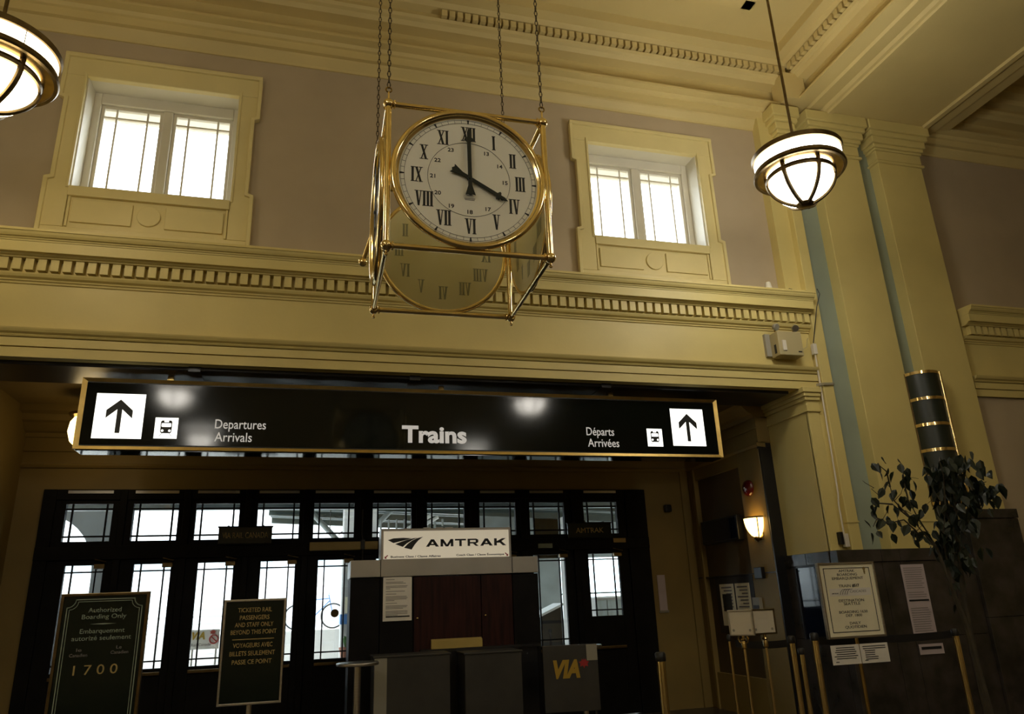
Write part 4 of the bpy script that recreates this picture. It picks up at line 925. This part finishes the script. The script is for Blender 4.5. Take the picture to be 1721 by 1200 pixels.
for (xa, xb, lab, nl) in ((4.115, 4.385, 'white landscape notice under the poster, bold lines in the middle', 6), (4.392, 4.662, 'white landscape notice under the poster, with a short list', 7)):
    hn = thing('hanging_notice', lab, 'notice', ((xa+xb)/2, 5.515, 1.02), group='notices hung below the poster')
    sh = obj('sheet', MB().box(xa, xb, 5.505, 5.508, 1.025, 1.172), 'paper', hn)
    mb = MB(); random.seed(int(xa*100))
    for k in range(nl):
        w_ = .16+random.random()*.07 if nl == 6 else (.22 if k < 2 else .08+random.random()*.05)
        x_ = (xa+xb)/2-w_/2 if nl == 6 or k < 2 else xa+.04
        mb.box(x_, x_+w_, 5.5035, 5.505, 1.148-k*.016, 1.154-k*.016)
    mb.box(xa+.03, xa+.06, 5.5035, 5.505, 1.043, 1.049)
    obj('printed_text', mb, 'black_ink', sh)
def blank_stand(x, y, rz, w_, label, yoke):
    t = thing('sign_stand', label, 'sign', (x, y, 0), rz, group='blank sign stands', local=True)
    obj('panel', MB().box(-w_/2, w_/2, -.006, .006, 1.268, 1.455), 'sign_panel', t)
    for (a, b, c, d) in ((-w_/2-.01, -w_/2+.003, 1.258, 1.465), (w_/2-.003, w_/2+.01, 1.258, 1.465), (-w_/2-.01, w_/2+.01, 1.452, 1.466), (-w_/2-.01, w_/2+.01, 1.257, 1.271)):
        obj('frame_bar', MB().box(a, b, -.012, .012, c, d), 'brass_dark' if not yoke else 'steel', t, .002)
    for s in (-1, 1): obj('corner_mark', MB().disc((s*w_*.36, -.008, 1.30), .011, .003, 'y', 12), 'plastic_grey', t)
    obj('pole', MB().tube([(0, 0, .02), (0, 0, 1.20)], .012, 10), 'brass', t)
    obj('socket', MB().lathe([(.012, 1.15), (.022, 1.16), (.022, 1.20), (.014, 1.215), (.03, 1.225), (.012, 1.24), (.012, 1.26)], 12), 'brass_old', t)
    if yoke:
        for s in (-1, 1): obj('yoke_arm', MB().tube([(0, 0, 1.19), (s*.035, 0, 1.205), (s*.045, 0, 1.235), (s*.03, 0, 1.262)], .007, 6), 'brass_old', t)
    obj('foot_plate', MB().lathe([(.09, 0), (.09, .012), (.03, .03), (.0005, .03)], 28), 'brass_old', t)
blank_stand(3.635, 6.0, R(-52), .20, 'narrower blank sign on a brass pole with a curled yoke', True)
blank_stand(3.845, 6.0, R(4), .235, 'square blank cream sign in a dark frame on a brass pole', False)
stanchion(3.85, 6.6, 1.24, 'thin shadowed pole beside the curled-yoke sign', .012, .09)

# ================================================================== INDOOR TREE
tr = thing('weeping_fig_tree', 'dark leafy indoor fig tree in a pot before the pier', 'tree', (4.02, 4.0, 0))
obj('pot', MB().lathe([(.0005, 0), (.20, 0), (.21, .02), (.26, .42), (.28, .43), (.28, .47), (.25, .47), (.24, .40), (.0005, .40)], 32, (4.02, 4.0, 0)), 'terracotta', tr)
obj('soil', MB().disc((4.02, 4.0, .40), .235, .02, 'z', 24), 'bark', tr)
trunks = [[(4.02, 4.0, .40), (4.03, 4.0, .9), (4.0, 4.0, 1.35), (3.93, 4.0, 1.65), (3.90, 4.0, 1.83)], [(4.06, 4.05, .40), (4.06, 4.05, 1.0), (4.05, 4.03, 1.5), (4.10, 4.02, 1.9), (4.16, 4.0, 2.3)]]
for p in trunks: obj('trunk', MB().tube(p, [.022, .019, .016, .012, .009], 8), 'bark', tr)
rng = random.Random(3)
tips = []
def branch(p0, p1, r0, name='branch'):
    p0, p1 = Vector(p0), Vector(p1); mid = (p0+p1)/2+Vector((rng.uniform(-.03, .03), rng.uniform(-.04, .04), rng.uniform(.0, .05)))
    obj(name, MB().tube([p0, mid, p1], [r0, r0*.75, r0*.45], 5), 'bark', tr); return mid, p1
B = [((3.90, 4, 1.83), (3.74, 3.98, 2.0)), ((3.74, 3.98, 2.0), (3.58, 3.95, 2.10)), ((3.58, 3.95, 2.1), (3.44, 3.95, 2.10)), ((3.74, 3.98, 2.0), (3.66, 4.03, 2.22)), ((3.66, 4.03, 2.22), (3.60, 4.02, 2.36)),
     ((3.90, 4, 1.83), (3.80, 4.05, 2.15)), ((3.80, 4.05, 2.15), (3.82, 4.05, 2.36)), ((3.90, 4, 1.83), (3.72, 3.95, 1.93)), ((3.72, 3.95, 1.93), (3.50, 3.93, 1.98)), ((3.50, 3.93, 1.98), (3.36, 3.9, 1.96)),
     ((3.95, 4, 1.7), (4.0, 3.96, 2.1)), ((4.0, 3.96, 2.1), (4.02, 3.95, 2.38)), ((4.10, 4.02, 1.9), (4.28, 4.0, 2.18)), ((4.28, 4.0, 2.18), (4.40, 3.98, 2.25)), ((4.16, 4, 2.3), (4.24, 4, 2.42)), ((4.10, 4.02, 1.9), (4.05, 4.1, 2.25)), ((4.28, 4, 2.18), (4.36, 4.02, 2.06))]
for p, q in B:
    mid, e = branch(p, q, .006); tips += [mid, e]
for k in range(16):
    p = rng.choice(tips); q = p+Vector((rng.uniform(-.10, .10), rng.uniform(-.08, .08), rng.uniform(-.05, .10))); branch(p, q, .0025, 'twig'); tips.append(q)
lm = MB(); lv = [(0, 0, 0), (-.019, .016, .004), (-.022, .034, .005), (-.012, .054, .0), (0, .072, -.008), (.012, .054, .0), (.022, .034, .005), (.019, .016, .004), (0, .018, -.003), (0, .036, -.003), (0, .056, -.004)]
lm.add(lv, [(0, 8, 1), (1, 8, 9, 2), (2, 9, 10, 3), (3, 10, 4), (0, 7, 8), (7, 6, 9, 8), (6, 5, 10, 9), (5, 4, 10)])
leaf_me = lm.mesh('leaf'); leaf_me.materials.append(M['leaf_green'])
def leaf(p, sc=1.0):
    o = bpy.data.objects.new('leaf', leaf_me); COL.objects.link(o); o.parent = tr; o.location = Vector(p)-Vector((4.02, 4.0, 0))
    o.rotation_euler = (rng.uniform(-2.0, -.9), rng.uniform(-.6, .6), rng.uniform(0, 6.28)); o.scale = (sc,)*3
n_ = 0
dense = [(4.08, 4, 2.33, .11, .07), (4.12, 4, 2.22, .13, .10), (4.15, 4, 2.10, .10, .10), (4.08, 4, 1.98, .08, .10), (4.22, 4, 2.38, .10, .06), (4.32, 4, 2.20, .09, .06), (3.98, 4.0, 1.86, .05, .08), (4.05, 4.0, 1.75, .06, .10)]
for i in range(215):
    c = dense[i % 7 if i < 190 else 7]; leaf((c[0]+rng.gauss(0, c[3]*.6), c[1]+rng.gauss(0, .08), c[2]+rng.gauss(0, c[4]*.7)), rng.uniform(1.0, 1.45))
for i in range(80):
    p = tips[rng.randrange(0, 22)] if i < 60 else rng.choice(tips)
    leaf((p.x+rng.gauss(0, .025), p.y+rng.gauss(0, .03), p.z+rng.gauss(0, .03)), rng.uniform(.85, 1.2))

# ================================================================== OUTSIDE THE DOORS
struct(box('ground', -40, 60, 11.15, 120, -.25, -.02, 'platform'), 'pale paved ground outside the doors')
struct(box('platform_pavement', -40, 20, 21.0, 24.6, -.02, 1.12, 'platform'), 'raised pale platform in front of the train')
trn = thing('passenger_train', 'pale silver passenger train standing at the platform', 'train', (-6, 27, 0))
obj('car_body', MB().prism([(25.2, 1.0), (28.0, 1.0), (28.0, 4.6), (27.6, 5.1), (25.6, 5.1), (25.2, 4.6)], 'x', -30, 4.5), 'train_silver', trn)
for k in range(14): unit_box('car_window', -29+k*2.4, -27.4+k*2.4, 25.17, 25.21, 2.9, 3.7, 'train_blue', trn)
for k in range(5): unit_box('flute', -30, 4.5, 25.18, 25.21, 1.3+k*.26, 1.36+k*.26, 'rail_white', trn)
obj('skirt', MB().box(-30, 4.5, 25.4, 27.8, .2, 1.0), 'dark_metal', trn)
fnc = thing('platform_railing', 'white horizontal-bar railing before the train', 'railing', (-2.2, 18, 0))
for x in (-4.6, -3.6, -2.6, -1.6, -.6): unit_box('post', x-.02, x+.02, 17.98, 18.02, 0, 1.78, 'rail_white', fnc)
for k in range(8): unit_box('bar', -4.6, -.6, 17.985, 18.015, .65+k*.15, .68+k*.15, 'rail_white', fnc)
ps_ = thing('platform_sign', 'white platform board with yellow letters and a round no-entry symbol', 'sign', (-1.46, 13, 0))
obj('board', MB().box(-1.66, -1.24, 13, 13.02, 1.10, 1.385), 'paper', ps_)
for x in (-1.62, -1.28): obj('post', MB().tube([(x, 13.03, 0), (x, 13.03, 1.38)], .016, 8), 'steel', ps_)
text('lettering', 'VIA', -1.64, -1.45, 1.25, .10, 12.997, 'yellow_print', ps_, .05, .25)
text('lettering', 'Rail Canada', -1.64, -1.36, 1.15, .04, 12.997, 'grey_print', ps_)
obj('symbol_ring', MB().torus((-1.32, 12.995, 1.24), .06, .010, 'y', 28, 6), 'ink_red', ps_)
obj('symbol_bar', MB().tube([(-1.36, 12.995, 1.28), (-1.28, 12.995, 1.20)], .009, 6), 'ink_red', ps_)
poly('leaf_symbol', [(-1.34+p[0]*.8, 1.34+p[1]*.8) for p in lf]+[(-1.34-p[0]*.8, 1.34+p[1]*.8) for p in reversed(lf[1:-1])], 12.996, .003, 'ink_red', ps_)
# arched outer wall and eaves
aw = struct(thing('wall_arcade', 'grey outer arcade wall with a round arch beyond the first door', None, (-4, 14.2, 0)))
arc = [(-4.3+.85*math.cos(R(a)), 2.3+1.0*math.sin(R(a))) for a in range(0, 181, 10)]
mb = MB(); zt = 5.2
for (p, q) in zip(arc[:-1], arc[1:]): mb.prism([p, q, (q[0], zt), (p[0], zt)], 'y', 14.2, 14.6)
mb.box(-3.45, -2.98, 14.2, 14.6, 0, zt).box(-8, -5.15, 14.2, 14.6, 0, zt)
obj('arch_wall', mb, 'slate', aw)
ev = struct(thing('roof_eaves', 'dark eaves over the pavement outside the doors', None, (1, 12.4, 3.2)))
obj('eave_board', MB().box(-6, 10, 11.3, 13.1, 3.42, 3.55), 'canopy_green', ev)
obj('eave_edge', MB().box(-6, 10, 13.0, 13.12, 3.22, 3.55), 'canopy_grey', ev)
for k in range(12): unit_box('rafter', -5+k*1.2, -4.92+k*1.2, 11.3, 13.0, 3.34, 3.42, 'canopy_grey', ev)
bn = thing('hanging_banner', 'narrow blue banner hanging beside the arch', 'banner', (-3.05, 14.0, 2.6))
poly('cloth', [(-3.16, 3.35), (-2.98, 3.35), (-2.98, 2.85), (-3.02, 2.70), (-3.12, 2.85)], 14.15, .01, 'blue_banner', bn)
obj('rod', MB().tube([(-3.2, 14.155, 3.36), (-2.98, 14.155, 3.36)], .012, 6), 'dark_metal', bn)
for x in (-3.15, -3.02): obj('bracket', MB().box(x-.01, x+.01, 14.15, 14.2, 3.35, 3.37), 'dark_metal', bn)
cp = thing('platform_canopy', 'dark green steel platform canopy on a forked column', 'canopy', (.9, 16.5, 0))
obj('roof_deck', MB().prism([(-.9, 3.9), (10.5, 3.35), (10.5, 3.45), (-.9, 4.05)], 'y', 13.4, 20.5), 'canopy_green', cp)
for y in (13.5, 15.2, 16.9, 18.6, 20.3): obj('rib_beam', MB().prism([(-.9, 3.78), (10.5, 3.2), (10.5, 3.36), (-.9, 3.92)], 'y', y, y+.12), 'canopy_green', cp)
for y in (14.2, 16.0, 17.8, 19.5): obj('purlin', MB().prism([(-.9, 3.84), (10.5, 3.27), (10.5, 3.36), (-.9, 3.92)], 'y', y, y+.05), 'canopy_grey', cp)
obj('column', MB().tube([(.92, 17.0, 0), (.92, 17.0, 2.85)], .10, 12), 'canopy_grey', cp)
for s in (-1, 1): obj('fork_arm', MB().tube([(.92, 17.0, 2.75), (.92+s*.9, 17.0, 3.70)], .06, 10), 'canopy_grey', cp)
obj('fork_arm', MB().tube([(.92, 17.0, 2.75), (1.0, 15.2, 3.70)], .05, 10), 'canopy_grey', cp)
obj('hanging_rod', MB().tube([(.45, 16.0, 3.75), (.45, 16.0, 3.05)], .01, 6), 'dark_metal', cp)
sp = thing('canopy_floodlight', 'white tubular floodlight fixed under the canopy', 'lamp', (.95, 15.4, 3.1))
obj('housing', MB().tube([(.80, 15.4, 3.12), (1.12, 15.2, 3.34)], .06, 12), 'rail_white', sp)
obj('arm', MB().tube([(.80, 15.4, 3.12), (.62, 15.6, 3.05)], .02, 8), 'dark_metal', sp)
tag(obj('canopy_globe', MB().ball((.72, 14.5, 3.70), .10, 14), 'yellow_glow'), 'round yellow lamp glowing under the canopy', 'lamp')
# sloping slatted roof seen beyond the sixth transom
sl = thing('slatted_screen', 'sloping grey slatted screen beyond the sixth transom', 'screen', (2.2, 15.5, 0))
for k in range(9): obj('slat', MB().tube([(1.45+k*.16, 15.6, 2.70+k*.06), (1.45+k*.16, 15.6, 3.32)], .022, 6), 'canopy_grey', sl)
for k in range(2): obj('slope_bar', MB().tube([(1.25+k*.12, 15.5, 2.72-k*.05), (2.5+k*.12, 15.5, 3.40-k*.05)], .035, 8), 'rail_white', sl)
# annex beyond the right-hand doors
an = struct(thing('wall_annex', 'grey annex wall with tall bright windows beyond the ninth and tenth doors', None, (6, 17, 0)))
mb = MB().box(3.6, 4.85, 17, 17.2, 0, 4).box(5.15, 5.75, 17, 17.2, 0, 4).box(6.2, 6.45, 17, 17.2, 0, 4).box(7.5, 12, 17, 17.2, 0, 4)
mb.box(4.85, 7.5, 17, 17.2, 2.55, 4).box(4.85, 7.5, 17, 17.2, 0, .7)
obj('annex_wall', mb, 'canopy_grey', an)
for a, b in ((4.85, 5.15), (5.75, 6.2), (6.45, 7.5)):
    unit_box('annex_pane', a, b, 17.08, 17.09, .7, 2.55, 'door_glass', an); unit_box('annex_bar', a, b, 17.05, 17.12, 1.72, 1.76, 'canopy_grey', an)
obj('annex_pier', MB().box(5.25, 5.62, 15.2, 15.5, 0, 3.3), 'concrete', an)
dk = thing('outdoor_desk', 'black counter with a white sloping top seen through the ninth door', 'desk', (4.25, 13.5, 0))
obj('desk_body', MB().prism([(3.96, 0), (4.5, 0), (4.5, 1.52), (3.96, 1.30)], 'y', 13.3, 13.8), 'black_plastic', dk)
obj('desk_top', MB().prism([(3.9, 1.275), (4.5, 1.52), (4.5, 1.56), (3.9, 1.315)], 'y', 13.25, 13.85), 'rail_white', dk)
ca = thing('pale_cabinet', 'low pale cabinet seen through the tenth door', 'cabinet', (5.7, 14, 0))
obj('body', MB().box(5.42, 6.05, 14.0, 14.4, 0, 1.62), 'concrete', ca, .01)
for k in range(3): unit_box('door', 5.43+k*.21, 5.62+k*.21, 13.98, 14.0, .9, 1.58, 'canopy_grey', ca)
obj('cabinet_top', MB().box(5.38, 6.09, 13.96, 14.42, 1.62, 1.65), 'rail_white', ca)
wn = thing('warning_board', 'white board with a dark symbol seen through the ninth door', 'sign', (4.42, 12.4, 0))
obj('board', MB().box(4.28, 4.50, 12.4, 12.42, .7, 1.22), 'paper', wn)
obj('symbol', MB().box(4.33, 4.46, 12.39, 12.4, .98, 1.10), 'black_ink', wn)
obj('leg', MB().box(4.37, 4.41, 12.41, 12.43, 0, .75), 'steel', wn)
# potted plants on a ledge, column with blue band, bicycle
lw = struct(box('ledge_wall', .50, 1.6, 12.45, 12.95, 0, .86, 'concrete'), 'low concrete ledge outside the fifth door')
def potted(x, y, z, sc, label, sd):
    t = thing('potted_plant', label, 'plant', (x, y, z), group='potted plants outside the door', local=True)
    obj('pot', MB().lathe([(.0005, 0), (.075, 0), (.10, .15), (.108, .15), (.108, .18), (.09, .18), (.085, .14), (.0005, .14)], 24), 'terracotta', t)
    rg = random.Random(sd)
    for k in range(16):
        a = rg.uniform(0, 6.28); l_ = rg.uniform(.16, .30)*sc; tip = Vector((math.cos(a)*l_*.6, math.sin(a)*l_*.6, .16+l_*rg.uniform(.5, 1)))
        md = Vector((math.cos(a)*l_*.25, math.sin(a)*l_*.25, .16+l_*.6)); sd_ = Vector((-math.sin(a), math.cos(a), 0))*.022
        o0 = Vector((0, 0, .14))
        obj('frond', MB().add([o0, md-sd_, md+sd_, tip], [(0, 1, 2), (1, 3, 2)]), 'leaf_light', t)
potted(.665, 12.62, .86, .95, 'small green potted plant in a terracotta pot, open side', 1)
potted(.98, 12.8, .86, 1.0, 'green potted plant in a terracotta pot, nearer the kiosk edge', 2)
bc = struct(thing('column_outer', 'pale outdoor column with a blue band and a posted sheet', None, (.95, 13.6, 0)))
obj('shaft', MB().box(.62, 1.20, 13.6, 14.1, 0, 3.4), 'concrete', bc, .02)
obj('blue_band', MB().box(.61, 1.21, 13.59, 14.11, 1.36, 1.52), 'blue_paint', bc)
obj('posted_sheet', MB().box(.68, .95, 13.585, 13.598, 1.54, 1.80), 'paper_cream', bc)
bk = thing('bicycle', 'bicycle parked on the raised platform by the train', 'bicycle', (.30, 21.8, 1.12), 0, local=True)
for x in (-.48, .48):
    wl = obj('wheel', MB().torus((x, 0, .33), .31, .022, 'y', 28, 6), 'black_plastic', bk)
    for k in range(6): obj('spoke', MB().tube([(x, 0, .33), (x+.3*math.cos(k), 0, .33+.3*math.sin(k))], .004, 4), 'steel', wl)
for p, q in (((-.48, 0, .33), (-.15, 0, .75)), ((-.15, 0, .75), (-.02, 0, .33)), ((-.02, 0, .33), (.38, 0, .72)), ((-.15, 0, .75), (.36, 0, .78)), ((-.48, 0, .33), (-.02, 0, .33)), ((.48, 0, .33), (.35, 0, .88))):
    obj('frame_tube', MB().tube([p, q], .018, 6), 'blue_paint', bk)
obj('saddle', MB().box(-.27, -.05, -.05, .05, .80, .84), 'black_plastic', bk, .01)
obj('handlebar', MB().tube([(.35, -.25, .92), (.37, 0, .90), (.35, .25, .92)], .014, 6), 'steel', bk)
tag(obj('door_sticker', MB().disc((.415, 10.962, 1.555), .055, .008, 'y', 24), 'brass_dark'), 'dark round sticker on the glass of the fifth door', 'sticker')
